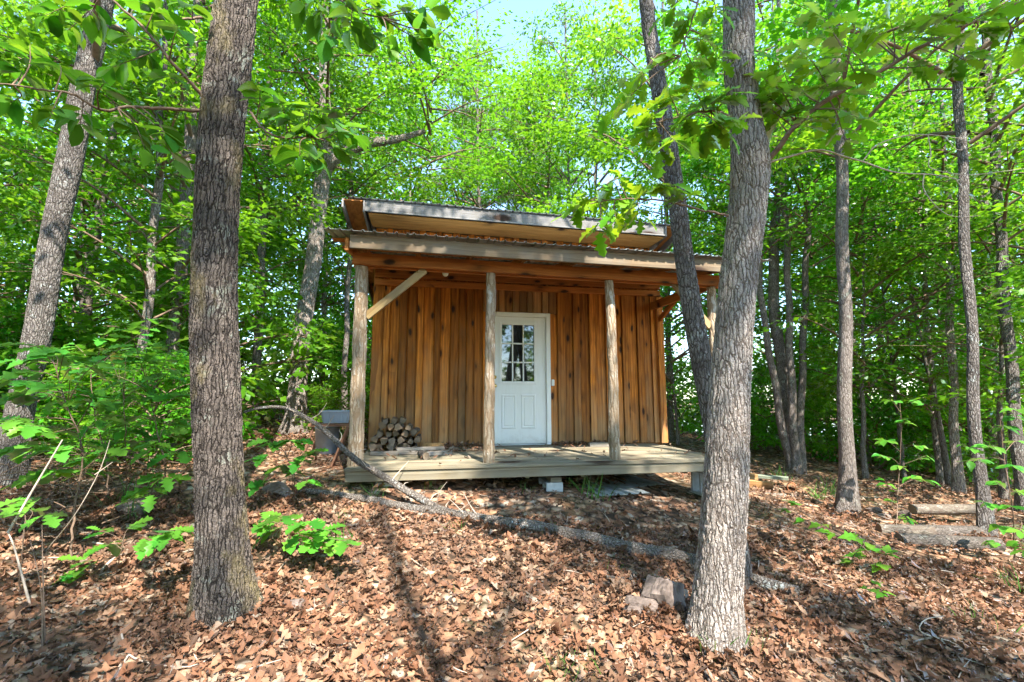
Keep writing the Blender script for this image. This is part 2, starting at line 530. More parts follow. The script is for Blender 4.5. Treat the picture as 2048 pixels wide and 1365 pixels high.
t = NT('forest_floor')
c = t.coord()
dn = t.n('TexNoise', i_Vector=c, i_Scale=6.0, i_Detail=3.0).outputs['Color']
dv = t.n('VectorMath', operation='MULTIPLY_ADD', i_0=dn, i_1=(.12, .12, .12), i_2=c).outputs[0]
v = t.n('TexVoronoi', feature='F1', i_Vector=dv, i_Scale=11.0)
cell = t.n('SeparateColor', i_0=v.outputs['Color']).outputs[0]
leafc = t.ramp(cell, [(.0, (.11, .06, .035)), (.3, (.23, .115, .065)), (.6, (.34, .19, .11)), (.85, (.42, .28, .18)), (1, (.38, .32, .25))])
soil = t.mix(t.ramp(v.outputs['Distance'], [(.35, (0, 0, 0)), (.75, (1, 1, 1))]), leafc, (.045, .03, .02))
soil = t.mix(t.ramp(t.noise(c, .55, 5, .6), [(.52, (0, 0, 0)), (.70, t.g(.5))]), soil, (.07, .085, .03))
h = t.math('ADD', t.math('MULTIPLY', v.outputs['Distance'], -1.0), t.math('MULTIPLY', t.noise(c, 40, 5), .5))
t.principled(soil, .95, t.bump(h, .8, .03), 0, .1)
M['floor'] = t.m

t = NT('lake_water')
c = t.coord()
t.principled((.03, .05, .06), .06, t.bump(t.noise(c, 1.5, 4), .15, .1), 0, .6, 1.33)
M['water'] = t.m

# ------------------------------------------------------------------ ground
GP = [(-1.88, 3.18, .03), (1.215, 2.97, -.02), (0, 0, 0), (0, 2.5, .02), (-2.5, 2.4, .06), (2.8, 2.7, -.10), (0, 4.1, .17),
      (0, -8, -.3), (-9, -4, .2), (9, -4, -.8), (-14, 9, 1.2), (-18, 25, 1.6), (0, 32, .3), (-35, 40, 2.0), (14, 9, -1.25),
      (18, 26, -1.7), (33, 44, -3.4), (20, 60, -3.6), (0, 60, -.5), (-1, 9, .62), (3.0, 9.5, .18), (-3.6, 5.2, .62)]
for px, py, Y in ((700, 972, 4.85), (1110, 992, 5.2), (1388, 1004, 5.5), (1695, 1030, 6.8), (1590, 946, 10.0), (1975, 1082, 5.6),
                  (1915, 985, 8.5), (1800, 905, 17), (20, 965, 4.7), (600, 868, 9.5), (300, 925, 6.0), (250, 1030, 4.3)):
    p = at(px, py, Y)
    GP.append((p.x, p.y, p.z))
GP = np.array(GP)


def _tps(r2):
    return r2 * np.log(np.maximum(r2, 1e-9)) * .5


_n = len(GP)
_d2 = ((GP[:, None, :2] - GP[None, :, :2]) ** 2).sum(-1)
_A = np.zeros((_n + 3, _n + 3))
_A[:_n, :_n] = _tps(_d2) + np.eye(_n) * 1.0
_A[:_n, _n] = 1
_A[:_n, _n + 1:] = GP[:, :2]
_A[_n:, :_n] = _A[:_n, _n:].T
_w = np.linalg.solve(_A, np.r_[GP[:, 2], 0, 0, 0])


def gz(x, y):
    x = np.asarray(x, dtype=float); y = np.asarray(y, dtype=float)
    r = np.hypot(x, y - 10)
    k = np.where(r > 55, 55 / np.maximum(r, 1e-6), 1.0)
    xx, yy = x * k, 10 + (y - 10) * k
    d2 = (xx[..., None] - GP[:, 0]) ** 2 + (yy[..., None] - GP[:, 1]) ** 2
    z = _tps(d2) @ _w[:_n] + _w[_n] + _w[_n + 1] * xx + _w[_n + 2] * yy
    near = np.clip(1 - np.hypot(x, y - 5) / 30, 0, 1)
    z = z + near * (.025 * np.sin(x * 2.7 + 1.3 * np.sin(y * 1.9)) + .02 * np.sin(y * 3.9 + x * 1.1))
    return z


def G(x, y): return float(gz(np.array([x]), np.array([y]))[0])


def on_ground(px, py, lo=1.5, hi=60):
    """where the ray through a photo pixel meets the ground"""
    r = ray(px, py)
    for Y in np.arange(lo, hi, .02):
        p = Vector((0, 0, CAM_Z)) + r * (Y / r.y)
        if p.z <= G(p.x, p.y): return p
    return at(px, py, hi)


xs = np.r_[-600, -300, -150, -90, np.arange(-60, -12, 2.0), np.arange(-12, 12, .16), np.arange(12, 61, 2.0), 90, 150, 300, 600]
ys = np.r_[-600, -300, -120, -60, np.arange(-40, -4, 2.0), np.arange(-4, 14, .16), np.arange(14, 80, 2.0), 100, 150, 300, 600]
XX, YY = np.meshgrid(xs, ys, indexing='xy')
ZZ = gz(XX.ravel(), YY.ravel())
nx, ny = len(xs), len(ys)
ii = (np.arange(ny - 1)[:, None] * nx + np.arange(nx - 1)[None, :]).ravel()
me = mesh_np('ground', np.c_[XX.ravel(), YY.ravel(), ZZ], np.c_[ii, ii + 1, ii + nx + 1, ii + nx], smooth=True)
tag(obj('ground', me, mats=M['floor']), kind='structure')
# pond glimpsed between the trunks on the right
V, Fc = [], []
for k in range(40):
    a = 2 * math.pi * k / 40
    q = 1 + .12 * math.sin(3 * a + 1) + .08 * math.sin(5 * a)
    V.append((38 + 30 * q * math.cos(a), 62 + 22 * q * math.sin(a), -2.35))
tag(obj('pond_water', mesh_py('pond_water', V, [tuple(range(40))]), mats=M['water']), kind='structure')

# ------------------------------------------------------------------ leaf templates and leaf clouds
def template(prof, fold=.25, bend=.12, mid=True):
    """leaf outline: y along the midrib 0..1, x half width; folded along the midrib and drooping"""
    V, st = [], []
    for tt, w in prof:
        zb = -bend * tt * tt
        if w <= 0:
            st.append((len(V),)); V.append((0, tt, zb))
        else:
            b = len(V)
            V += [(-w, tt + w * .12, zb + w * fold), (0, tt, zb), (w, tt + w * .12, zb + w * fold)]
            st.append((b, b + 1, b + 2))
    Fc = []
    for a, b in zip(st[:-1], st[1:]):
        if len(a) == 1: Fc += [(a[0], b[1], b[0]), (a[0], b[2], b[1])]
        elif len(b) == 1: Fc += [(a[0], a[1], b[0]), (a[1], a[2], b[0])]
        else: Fc += [(a[0], a[1], b[1]), (a[0], b[1], b[0]), (a[1], a[2], b[2]), (a[1], b[2], b[1])]
    return np.array(V, float), np.array(Fc)


T_OAK = template([(0, 0), (.10, .03), (.24, .19), (.32, .09), (.47, .29), (.56, .13), (.70, .33), (.78, .16), (.88, .19), (1, 0)])
T_OAK2 = template([(0, 0), (.12, .03), (.28, .17), (.36, .10), (.50, .24), (.60, .12), (.74, .24), (.84, .12), (1, 0)], fold=.1, bend=.25)
T_HICK = template([(0, 0), (.15, .13), (.35, .235), (.55, .26), (.75, .19), (.90, .08), (1, 0)], fold=.18, bend=.2)
T_MAPLE = template([(0, 0), (.06, .22), (.16, .42), (.30, .26), (.44, .48), (.56, .24), (.74, .18), (1, 0)], fold=.15, bend=.1)
T_DEAD = template([(0, 0), (.20, .19), (.31, .06), (.50, .30), (.62, .08), (.80, .22), (1, 0)], fold=.55, bend=-.35)
T_DEAD2 = template([(0, 0), (.18, .13), (.42, .27), (.55, .12), (.76, .20), (1, 0)], fold=1.0, bend=.45)
T_BIT = template([(0, 0), (.3, .22), (.5, .1), (.72, .24), (1, 0)], fold=.5, bend=-.25)
T_LOB = template([(0, 0), (.28, .22), (.44, .11), (.68, .26), (1, 0)], fold=.2, bend=.15)
T_DIA = (np.array([(0, 0, 0), (-.24, .5, .05), (.24, .5, .05), (0, 1, -.08)]), np.array([(0, 2, 1), (1, 2, 3)]))
T_NEED = (np.array([(0, 0, 0), (-.05, .5, 0), (.05, .5, 0), (0, 1, 0)]), np.array([(0, 2, 1), (1, 2, 3)]))


def orient(dirs, norms):
    d = dirs / (np.linalg.norm(dirs, axis=1)[:, None] + 1e-9)
    x = np.cross(d, norms)
    x /= np.linalg.norm(x, axis=1)[:, None] + 1e-9
    return x, d, np.cross(x, d)


def leaf_cloud(P, dirs, norms, size, tpl, lv=None, jitter=None):
    TV, TF = tpl
    x, y, z = orient(dirs, norms)
    V = P[:, None, :] + size[:, None, None] * (TV[None, :, 0, None] * x[:, None, :] + TV[None, :, 1, None] * y[:, None, :] + TV[None, :, 2, None] * z[:, None, :])
    n, k = len(P), len(TV)
    Fc = (TF[None] + (np.arange(n) * k)[:, None, None]).reshape(-1, 3)
    lv = rng.random(n) if lv is None else lv
    return V.reshape(-1, 3), Fc, np.repeat(lv, k)


def join(parts):
    Vs, Fs, As, b = [], [], [], 0
    for V, Fc, A in parts:
        Vs.append(V); Fs.append(Fc + b); As.append(A); b += len(V)
    return np.vstack(Vs), np.vstack(Fs), np.concatenate(As)


def crown_data(r, clumps, n_leaf, size, tpl, spread=.17, upw=.55):
    """leaves in sprays, sprays in clumps; clumps: (x,y,z,rx,rz)"""
    C = np.asarray(clumps)
    wgt = C[:, 3] ** 2 * C[:, 4] ** .5
    per_spray = 16
    ns = max(1, n_leaf // per_spray)
    ci = r.choice(len(C), ns, p=wgt / wgt.sum())
    g = r.normal(size=(ns, 3))
    g /= np.linalg.norm(g, axis=1)[:, None]
    g *= (r.random(ns) ** .45)[:, None]
    S = C[ci, :3] + g * np.c_[C[ci, 3], C[ci, 3], C[ci, 4]]
    out = S[:, :2] - C[ci, :2] * .9
    si = np.repeat(np.arange(ns), per_spray)
    n = len(si)
    off = r.normal(size=(n, 3)) * np.array([spread, spread, spread * .35])
    P = S[si] + off
    d = off.copy()
    d[:, :2] += out[si] * .25
    d += r.normal(size=(n, 3)) * .08
    d[:, 2] -= .06
    tilt = r.normal(size=(ns, 3)) * .35
    nm = np.array([0, 0, 1.0]) + tilt[si] + r.normal(size=(n, 3)) * upw
    tone = np.clip(r.random(ns)[si] * .6 + r.random(n) * .4, 0, .999)
    return leaf_cloud(P, d, nm, size * (.65 + .7 * r.random(n)), tpl, tone)


def make_crown(seed, R, H, nclump, n_leaf, size, tpl=T_DIA, lower=.5, crz=(.22, .5), crx=(.55, 1.15), taper='tree', **kw):
    """crown mesh and limb mesh in tree-local space, z = 0 at the crown base"""
    r = np.random.default_rng(seed)
    cl, mb = [], MB()
    for i in range(nclump):
        z = H * (i + r.random()) / nclump
        q = z / H
        prof = {'tree': math.sin(math.pi * min(1, .12 + q * .88)) ** .6, 'top': (.55 + .45 * math.sin(math.pi * q)), 'shrub': math.sin(math.pi * (.25 + q * .7))}[taper]
        a = i * 2.39996 + r.normal() * .4
        rad = R * prof * (.35 + .65 * math.sqrt(r.random()))
        x, y = rad * math.cos(a), rad * math.sin(a)
        rx = r.uniform(*crx) * R / 3
        cl.append((x, y, z, rx, r.uniform(*crz) * R / 3))
        z0 = max(-.2, z - rad * r.uniform(.25, .6))
        pts = spline([(0, 0, z0), (x * .5, y * .5, (z0 + z) * .5 + .1 * rad), (x, y, z), (x * 1.12, y * 1.12, z + .02)], 7)
        w = .012 + .011 * rad
        mb.tube(pts, np.linspace(w, .004, 7), 5, cap=False)
        for b in range(3):
            s_ = pts[3 + b]
            e = np.array([x, y, z]) + r.normal(size=3) * np.array([rx, rx, rx * .4]) * .7
            mb.tube(spline([s_, (s_ + e) / 2 + r.normal(size=3) * .06, e], 5), np.linspace(.009, .003, 5), 4, cap=False)
    V, Fc, A = crown_data(r, cl, n_leaf, size, tpl, **kw)
    me = mesh_np('crown', V, Fc, A)
    return me, mb.mesh('limbs')

# ------------------------------------------------------------------ cabin
CAB_O = Vector((-1.7105, 4.8447, 0))
YAW = math.radians(10)
cabin = empty('cabin', CAB_O, 'small board-sided wooden cabin with log-post porch, metal roofs and white door', 'cabin', rz=YAW)
CU = Vector((math.cos(YAW), math.sin(YAW), 0))
CV = Vector((-math.sin(YAW), math.cos(YAW), 0))


def cab(u, v, z): return CAB_O + CU * u + CV * v + Vector((0, 0, z))


def onv(px, py, v):
    r = ray(px, py)
    c0 = Vector((0, 0, CAM_Z))
    k = (v + (CAB_O - c0).dot(CV)) / r.dot(CV)
    p = c0 + r * k - CAB_O
    return p.dot(CU), p.z


def board(name, parent, x0, x1, y0, y1, z0, z1, mat, ch=.004, warp=0.0):
    b = MB()
    b.box(0, x1 - x0, 0, y1 - y0, 0, z1 - z0, ch, warp=warp)
    return obj(name, b.mesh(name), parent, (x0, y0, z0), mat)


def slope_board(name, parent, u0, u1, v0, v1, zb0, zb1, th, mat):
    """rafter: runs along v, bottom height zb0 -> zb1"""
    V = [(0, 0, 0), (u1 - u0, 0, 0), (u1 - u0, v1 - v0, zb1 - zb0), (0, v1 - v0, zb1 - zb0)]
    V += [(a, b_, c_ + th) for a, b_, c_ in V]
    Fc = [(0, 3, 2, 1), (4, 5, 6, 7), (0, 1, 5, 4), (1, 2, 6, 5), (2, 3, 7, 6), (3, 0, 4, 7)]
    return obj(name, mesh_py(name, V, Fc), parent, (u0, v0, zb0), mat)


# deck
deck = empty('porch_deck', parent=cabin)
DL, DR = -.02, 4.40
w = (1.925 + .03) / 14
for i in range(14):
    v0 = -.03 + i * w
    board('deck_plank', deck, DL + random.uniform(-.006, .006), DR + random.uniform(-.008, .008), v0, v0 + w - .005, .698 + random.uniform(-.0015, .0015), .730 + random.uniform(-.002, .002), M['deck'], .004)
board('deck_fascia', deck, DL + .005, DR - .01, -.012, .028, .588, .696, M['deck'], .005)
board('rim_joist', deck, DL + .005, DL + .045, .031, 1.94, .565, .696, M['deck'])
board('rim_joist', deck, DR - .05, DR - .01, .031, 1.94, .565, .696, M['deck'])
for i in range(1, 7):
    u = DL + i * .64
    board('joist', deck, u, u + .04, .031, 1.94, .565, .694, M['deck'])
# posts
def log_post(u, v, z0, z1, r0, seed, lean=(0, 0)):
    r = np.random.default_rng(seed)
    n = 70
    zs = np.linspace(0, z1 - z0, n)
    P = np.c_[np.cumsum(r.normal(size=n) * .0016) + lean[0] * zs, np.cumsum(r.normal(size=n) * .0016) + lean[1] * zs, zs]
    P[:, :2] -= P[:1, :2]
    k = 20
    R = np.full((n, k), r0) * np.linspace(1.08, .92, n)[:, None] * (1 + .03 * np.sin(np.linspace(0, 23, n)))[:, None]
    a = np.arange(k) * 2 * math.pi / k
    R *= 1 + .05 * np.sin(2 * a + 1)[None, :] + .03 * np.sin(3 * a[None, :] + np.linspace(0, 4, n)[:, None])
    for q in range(9):                                     # knot stubs
        zc, ac = r.uniform(.1, z1 - z0 - .1), r.uniform(0, 6.28)
        da = np.angle(np.exp(1j * (a - ac)))
        R += r.uniform(.006, .022) * np.exp(-((zs - zc) / .022) ** 2)[:, None] * np.exp(-(da / .3) ** 2)[None, :]
    V, Fc = tube_geo(P, R, k)
    b = MB()
    b.add(V, Fc, 0, True)
    b.add(V, [tuple(range(k))[::-1], tuple(range((n - 1) * k, n * k))], 0)
    return obj('log_post', b.mesh('log_post'), cabin, (u, v, z0), M['post'])


log_post(.045, .20, .731, 2.94, .074, 1)
log_post(1.50, .17, .731, 2.925, .058, 2, (.004, 0))
log_post(3.015, .17, .731, 2.905, .060, 3, (-.002, 0))
log_post(4.42, .20, .731, 2.89, .062, 4)

# porch roof frame
board('beam', cabin, -.06, 4.56, .10, .145, 2.942, 3.075, M['beam'])
board('beam', cabin, -.06, 4.56, .215, .26, 2.942, 3.075, M['beam'])
board('ledger', cabin, -.03, 4.60, 1.875, 1.918, 3.27, 3.41, M['beam'])
board('nailer', cabin, -.03, 4.60, 1.885, 1.918, 3.15, 3.245, M['beam'])
for i in range(8):
    u = -.02 + i * .645
    slope_board('rafter', cabin, u, u + .04, -.14, 1.87, 3.078, 3.41, .10, M['beam_v'])
for i in range(4):
    v = .16 + i * .55
    z = 3.181 + (v + .14) * (.332 / 2.01)
    board('purlin', cabin, -.30, 4.85, v, v + .09, z, z + .022, M['beam'])
board('porch_fascia', cabin, -.045, 4.72, -.182, -.142, 3.035, 3.185, M['fascia'])
slope_board('end_rafter', cabin, -.10, -.062, -.14, 1.87, 3.02, 3.33, .14, M['beam_v'])
slope_board('side_beam', cabin, 4.44, 4.485, .262, 1.92, 2.93, 2.97, .125, M['beam_v'])
board('corner_board', cabin, 4.515, 4.625, 1.862, 1.884, .735, 3.14, M['brace'].copy() if False else M['wall'])


def brace(u0, z0, u1, z1, v, wd=.085, th=.045, mat=None, vd=0.0):
    d = Vector((u1 - u0, vd, z1 - z0))
    b = MB()
    L = d.length
    b.box(0, L, 0, th, -wd / 2, wd / 2, .003)
    o = obj('knee_brace', b.mesh('knee_brace'), cabin, (u0, v, z0), mat or M['brace'])
    o.rotation_euler = (0, -math.atan2(d.z, Vector((d.x, d.y)).length), math.atan2(d.y, d.x))
    return o


brace(.10, 2.36, .74, 2.935, .17)
brace(4.36, 2.36, 3.86, 2.935, .17 + .045, mat=M['brace'])
brace(4.55, 2.76, 4.50, 3.10, 1.86, mat=M['beam'], vd=-.9)


def ribbed_sheet(name, parent, u0, u1, v0, v1, z0, z1, mat, pitch=.115, rib=.016, th=.0012):
    prof = []
    x = 0
    W_ = u1 - u0
    while x < W_ - .01:
        for dx, h_ in ((0, 0), (.36, 0), (.44, 1), (.56, 1), (.64, 0)):
            xx = x + dx * pitch
            if xx <= W_: prof.append((xx, h_ * rib))
        x += pitch
    prof.append((W_, 0))
    rows = 8
    V, Fc = [], []
    n = len(prof)
    for j in range(rows + 1):
        q = j / rows
        for x, h_ in prof:
            e = random.uniform(-.002, .002)
            V.append((x, q * (v1 - v0), q * (z1 - z0) + h_ + e))
    for j in range(rows):
        for i in range(n - 1):
            Fc.append((j * n + i, j * n + i + 1, (j + 1) * n + i + 1, (j + 1) * n + i))
    b = len(V)
    V += [(x, y, z - th) for x, y, z in V]
    Fc += [tuple(i + b for i in f[::-1]) for f in Fc]
    Fc += [(i + 1, i, i + b, i + 1 + b) for i in range(n - 1)]
    return obj(name, mesh_py(name, V, Fc), parent, (u0, v0, z0), mat)


porch_roof = empty('porch_roof', parent=cabin)
for i in range(6):
    u0 = -.34 + i * .874
    ribbed_sheet('metal_sheet', porch_roof, u0, u0 + .90, -.25 + random.uniform(-.012, .012), 1.935, 3.198 + (i % 2) * .004, 3.566 + (i % 2) * .004, M['metal_under'])
upper_roof = empty('upper_roof', parent=cabin)
for i in range(6):
    u0 = -.43 + i * .86
    ribbed_sheet('metal_sheet', upper_roof, u0, u0 + .885, 1.335 + random.uniform(-.008, .008), 5.9, 4.262 + (i % 2) * .004, 3.56 + (i % 2) * .004, M['metal'])
board('upper_fascia', cabin, -.14, 4.45, 1.372, 1.41, 4.095, 4.250, M['fascia_grey'])
board('drip_trim', cabin, -.14, 4.45, 1.358, 1.371, 4.078, 4.10, M['fascia_grey'])
board('soffit_board', cabin, -.10, 4.45, 1.412, 1.66, 4.065, 4.085, M['soffit'])
board('soffit_board', cabin, -.10, 4.45, 1.664, 1.93, 4.065, 4.085, M['soffit'])
slope_board('rake_board', cabin, -.165, -.142, 1.36, 5.85, 4.07, 3.30, .175, M['fascia_grey'])
slope_board('rake_soffit', cabin, -.43, -.17, 1.37, 5.85, 4.225, 3.43, .02, M['beam_v'])
slope_board('fly_rafter', cabin, -.455, -.432, 1.36, 5.85, 4.12, 3.33, .13, M['fascia_grey'])
slope_board('rake_board', cabin, 4.452, 4.475, 1.36, 5.85, 4.07, 3.30, .175, M['fascia_grey'])
slope_board('rake_soffit', cabin, 4.48, 4.70, 1.37, 5.85, 4.225, 3.43, .02, M['beam_v'])
slope_board('fly_rafter', cabin, 4.702, 4.725, 1.36, 5.85, 4.12, 3.33, .13, M['fascia_grey'])

TILT = {'porch_fascia': .012, 'beam': .012, 'purlin': .011, 'upper_fascia': .016, 'drip_trim': .016, 'soffit_board': .016}
for o_ in list(cabin.children):
    k_ = o_.name.split('.')[0]
    if k_ in TILT:
        o_.rotation_euler = (0, TILT[k_], 0)
        o_.location.z -= TILT[k_] * (o_.location.x + .1)
    elif k_ in ('rafter', 'end_rafter', 'side_beam'): o_.location.z -= .011 * max(0, o_.location.x)
    elif k_ in ('rake_board', 'rake_soffit', 'fly_rafter'): o_.location.z -= .016 * max(0, o_.location.x)
porch_roof.rotation_euler = (0, .011, 0)
upper_roof.rotation_euler = (0, .016, 0)

# walls of upright sawn boards, every second board standing proud
WL, WR, WV = -.05, 4.60, 1.95
DU0, DU1, DZ1 = 1.665, 2.695, 2.80                       # outer edges of the door casing
front = empty('front_wall', parent=cabin)
u, k = WL, 0
while u < WR - .02:
    wd = random.uniform(.115, .17) if k % 2 == 0 else random.uniform(.085, .125)
    if WR - u - wd < .06: wd = WR - u
    y0 = WV - (.030 if k % 2 else 0) - random.uniform(0, .008)
    a, b = u + random.uniform(.003, .007), u + wd - random.uniform(.003, .007)
    z1 = 4.06 - .016 * (u + .15)
    if b > DU0 + .01 and a < DU1 - .01:
        if a < DU0 - .03: board('board', front, a, DU0 - .003, y0, y0 + .022, .736, DZ1, M['wall'], .003, .0015)
        if b > DU1 + .03: board('board', front, DU1 + .003, b, y0, y0 + .022, .736, DZ1, M['wall'], .003, .0015)
        board('board', front, a, b, y0, y0 + .022, DZ1 + .004, z1, M['wall'], .003, .0015)
    else:
        board('board', front, a, b, y0, y0 + .022, .736 + random.uniform(0, .006), z1, M['wall'], .003, .0015)
    u += wd
    k += 1
board('sheathing', front, WL, DU0 + .03, 1.976, 2.02, .60, 3.95, M['wall'])
board('sheathing', front, DU1 - .03, WR, 1.976, 2.02, .60, 3.95, M['wall'])
board('sheathing', front, DU0 + .03, DU1 - .03, 1.976, 2.02, 2.78, 3.95, M['wall'])


def side_wall(name, uu):
    p = empty(name, parent=cabin)
    for i in range(24):
        v0 = 2.03 + i * .15
        zt = 4.06 - (v0 - 1.4) * .17
        board('board', p, uu - .011 + (.02 if i % 2 else 0) * (1 if uu > 1 else -1), uu + .011 + (.02 if i % 2 else 0) * (1 if uu > 1 else -1), v0, v0 + .15, .55, zt, M['wall'])


side_wall('side_wall', WL)
side_wall('side_wall', WR)
bw = empty('back_wall', parent=cabin)
for i in range(30):
    u0 = WL + i * .155
    board('board', bw, u0, u0 + .155, 5.64 + (.02 if i % 2 else 0), 5.662 + (.02 if i % 2 else 0), .50, 3.36, M['wall'])
board('floor', cabin, WL + .02, WR - .02, 2.03, 5.63, .66, .70, M['lumber'])
for (u0, v0) in ((.3, 2.3), (2.3, 2.3), (4.2, 2.3), (.3, 5.3), (2.3, 5.3), (4.2, 5.3)):
    g_ = cab(u0, v0, 0)
    board('pier', cabin, u0 - .15, u0 + .15, v0 - .15, v0 + .15, G(g_.x, g_.y) - .15, .655, M['concrete'])

# door: casing, slab with nine lights and two raised panels
door = empty('door', parent=cabin)
for nm, a, b, z0, z1 in (('casing', DU0, DU0 + .068, .736, DZ1), ('casing', DU1 - .068, DU1, .736, DZ1), ('casing', DU0 + .069, DU1 - .069, DZ1 - .068, DZ1)):
    board(nm, door, a, b, 1.905, 1.972, z0, z1, M['white'], .006)
board('threshold', door, DU0 + .069, DU1 - .069, 1.90, 1.99, .734, .758, M['metal'])
S0, S1, SZ0, SZ1, SV = DU0 + .073, DU1 - .073, .762, DZ1 - .072, 1.945
GU0, GU1, GZ0, GZ1 = 1.905, 2.445, 1.70, 2.615
b = MB()
for a0, a1, z0, z1 in ((S0, GU0, SZ0, SZ1), (GU1, S1, SZ0, SZ1), (GU0, GU1, SZ0, GZ0), (GU0, GU1, GZ1, SZ1)):
    b.add([(a0, SV, z0), (a1, SV, z0), (a1, SV, z1), (a0, SV, z1), (a0, SV + .04, z0), (a1, SV + .04, z0), (a1, SV + .04, z1), (a0, SV + .04, z1)],
          [(0, 1, 2, 3), (7, 6, 5, 4), (0, 4, 5, 1), (1, 5, 6, 2), (2, 6, 7, 3), (3, 7, 4, 0)])
obj('slab', b.mesh('slab'), door, mats=M['door'])
for a0, a1 in ((1.915, 2.145), (2.225, 2.455)):             # raised panels
    b = MB()
    z0, z1 = .985, 1.51
    V = []
    for d_, o_ in ((0, 0), (.012, -.009), (.024, -.009), (.036, .004), (.052, -.007)):
        V += [(a0 + d_, SV - .002 + o_, z0 + d_), (a1 - d_, SV - .002 + o_, z0 + d_), (a1 - d_, SV - .002 + o_, z1 - d_), (a0 + d_, SV - .002 + o_, z1 - d_)]
    Fc = []
    for j in range(4):
        for i in range(4): Fc.append((j * 4 + i, j * 4 + (i + 1) % 4, j * 4 + 4 + (i + 1) % 4, j * 4 + 4 + i))
    Fc.append((16, 17, 18, 19))
    b.add(V, Fc)
    obj('raised_panel', b.mesh('raised_panel'), door, mats=M['door'])
for a0, a1, z0, z1 in ((GU0 - .03, GU0 + .012, GZ0 - .03, GZ1 + .03), (GU1 - .012, GU1 + .03, GZ0 - .03, GZ1 + .03), (GU0 + .013, GU1 - .013, GZ0 - .03, GZ0 + .012), (GU0 + .013, GU1 - .013, GZ1 - .012, GZ1 + .03)):
    board('window_frame', door, a0, a1, SV - .016, SV - .001, z0, z1, M['white'], .005)
pw, ph = (GU1 - GU0 - .024) / 3, (GZ1 - GZ0 - .024) / 3
for i in range(1, 3):
    board('muntin', door, GU0 + .012 + i * pw - .011, GU0 + .012 + i * pw + .011, SV - .008, SV + .010, GZ0 + .013, GZ1 - .013, M['white'], .004)
for j in range(1, 3):
    for i in range(3):
        board('muntin', door, GU0 + .013 + i * pw + (.011 if i else 0), GU0 + .012 + (i + 1) * pw - (.012 if i < 2 else .001), SV - .006, SV + .009, GZ0 + .012 + j * ph - .011, GZ0 + .012 + j * ph + .011, M['white'], .004)
for i in range(3):
    for j in range(3):
        board('pane', door, GU0 + .012 + i * pw, GU0 + .012 + (i + 1) * pw, SV + .013, SV + .018, GZ0 + .012 + j * ph, GZ0 + .012 + (j + 1) * ph, M['glass'], .0005)
for nm, zz, prof in (('doorknob', 1.64, [(0, -.066), (.02, -.064), (.029, -.052), (.026, -.036), (.012, -.030), (.012, -.010), (.032, -.008), (.034, 0)]),
                     ('deadbolt', 1.775, [(0, -.026), (.018, -.026), (.020, -.012), (.030, -.010), (.032, 0)])):
    b = MB(); b.lathe(prof, 18)
    o = obj(nm, b.mesh(nm), door, (1.805, SV, zz), M['brass'])
    o.rotation_euler = (-math.pi / 2, 0, 0)
u_, z_ = onv(1105, 766, 1.92)
board('outlet_box', cabin, u_ - .02, u_ + .025, 1.885, 1.925, z_ - .05, z_ + .05, M['white'], .008)
# bare globe bulb under the porch roof
u_, z_ = onv(891, 547, 1.0)
b = MB()
b.lathe([(0, -.045), (.02, -.041), (.036, -.026), (.043, 0), (.038, .022), (.024, .042), (.015, .055), (.014, .075)], 20)
bulb = obj('bulb', b.mesh('bulb'), cabin, (u_, 1.0, z_), M['bulb'])
b = MB(); b.lathe([(.018, .06), (.02, .11), (.045, .118), (.045, .14), (0, .141)], 16)
obj('lamp_holder', b.mesh('lamp_holder'), bulb, mats=M['white'])
board('lamp_board', cabin, u_ - .05, u_ + .05, .9, 1.1, z_ + .141, z_ + .165, M['beam'])

# ------------------------------------------------------------------ trees
def trunk_mesh(name, pts, radii, base, n=14, step=.12, flare=1.5, seed=0, wob=.01, lobes=5, flare_h=.35):
    """pts world; returns mesh in base-local coords"""
    r = np.random.default_rng(seed)
    Q = spline([(*p, q) for p, q in zip(pts, radii)], max(8, int(sum((Vector(a) - Vector(b)).length for a, b in zip(pts[:-1], pts[1:])) / step)))
    P, R = Q[:, :3] - np.array(base), Q[:, 3]
    m = len(P)
    s_ = np.linspace(0, 1, m)
    P[1:, 0] += (np.sin(np.linspace(0, 9 + seed, m)) * wob)[1:]
    a = np.arange(n) * 2 * math.pi / n
    hh = np.maximum(P[:, 2], 0)
    fl = np.exp(-hh / flare_h) * (flare - 1)
    ph = r.uniform(0, 6.28, 4)
    lob = 1 + .45 * np.sin(lobes * a + ph[0]) + .3 * np.sin(2 * a + ph[1])
    RR = R[:, None] * (1 + fl[:, None] * np.maximum(.15, lob)[None, :])
    RR *= 1 + .035 * np.sin(2 * a[None, :] + ph[2] + 3 * s_[:, None]) + .025 * np.sin(3 * a[None, :] + ph[3] - 7 * s_[:, None]) + .02 * np.sin(40 * s_[:, None] + ph[1])
    if n > 60:                                              # shallow swellings and old scars on the big stems
        for q in range(26):
            zc, ac = r.uniform(0, 1), r.uniform(0, 6.28)
            da = np.angle(np.exp(1j * (a - ac)))
            RR *= 1 + r.normal() * .035 * np.exp(-((s_ - zc) / r.uniform(.01, .05)) ** 2)[:, None] * np.exp(-(da / r.uniform(.25, .7)) ** 2)[None, :]
    V, Fc = tube_geo(P, RR, n)
    return mesh_np(name, V, np.array(Fc), smooth=True)


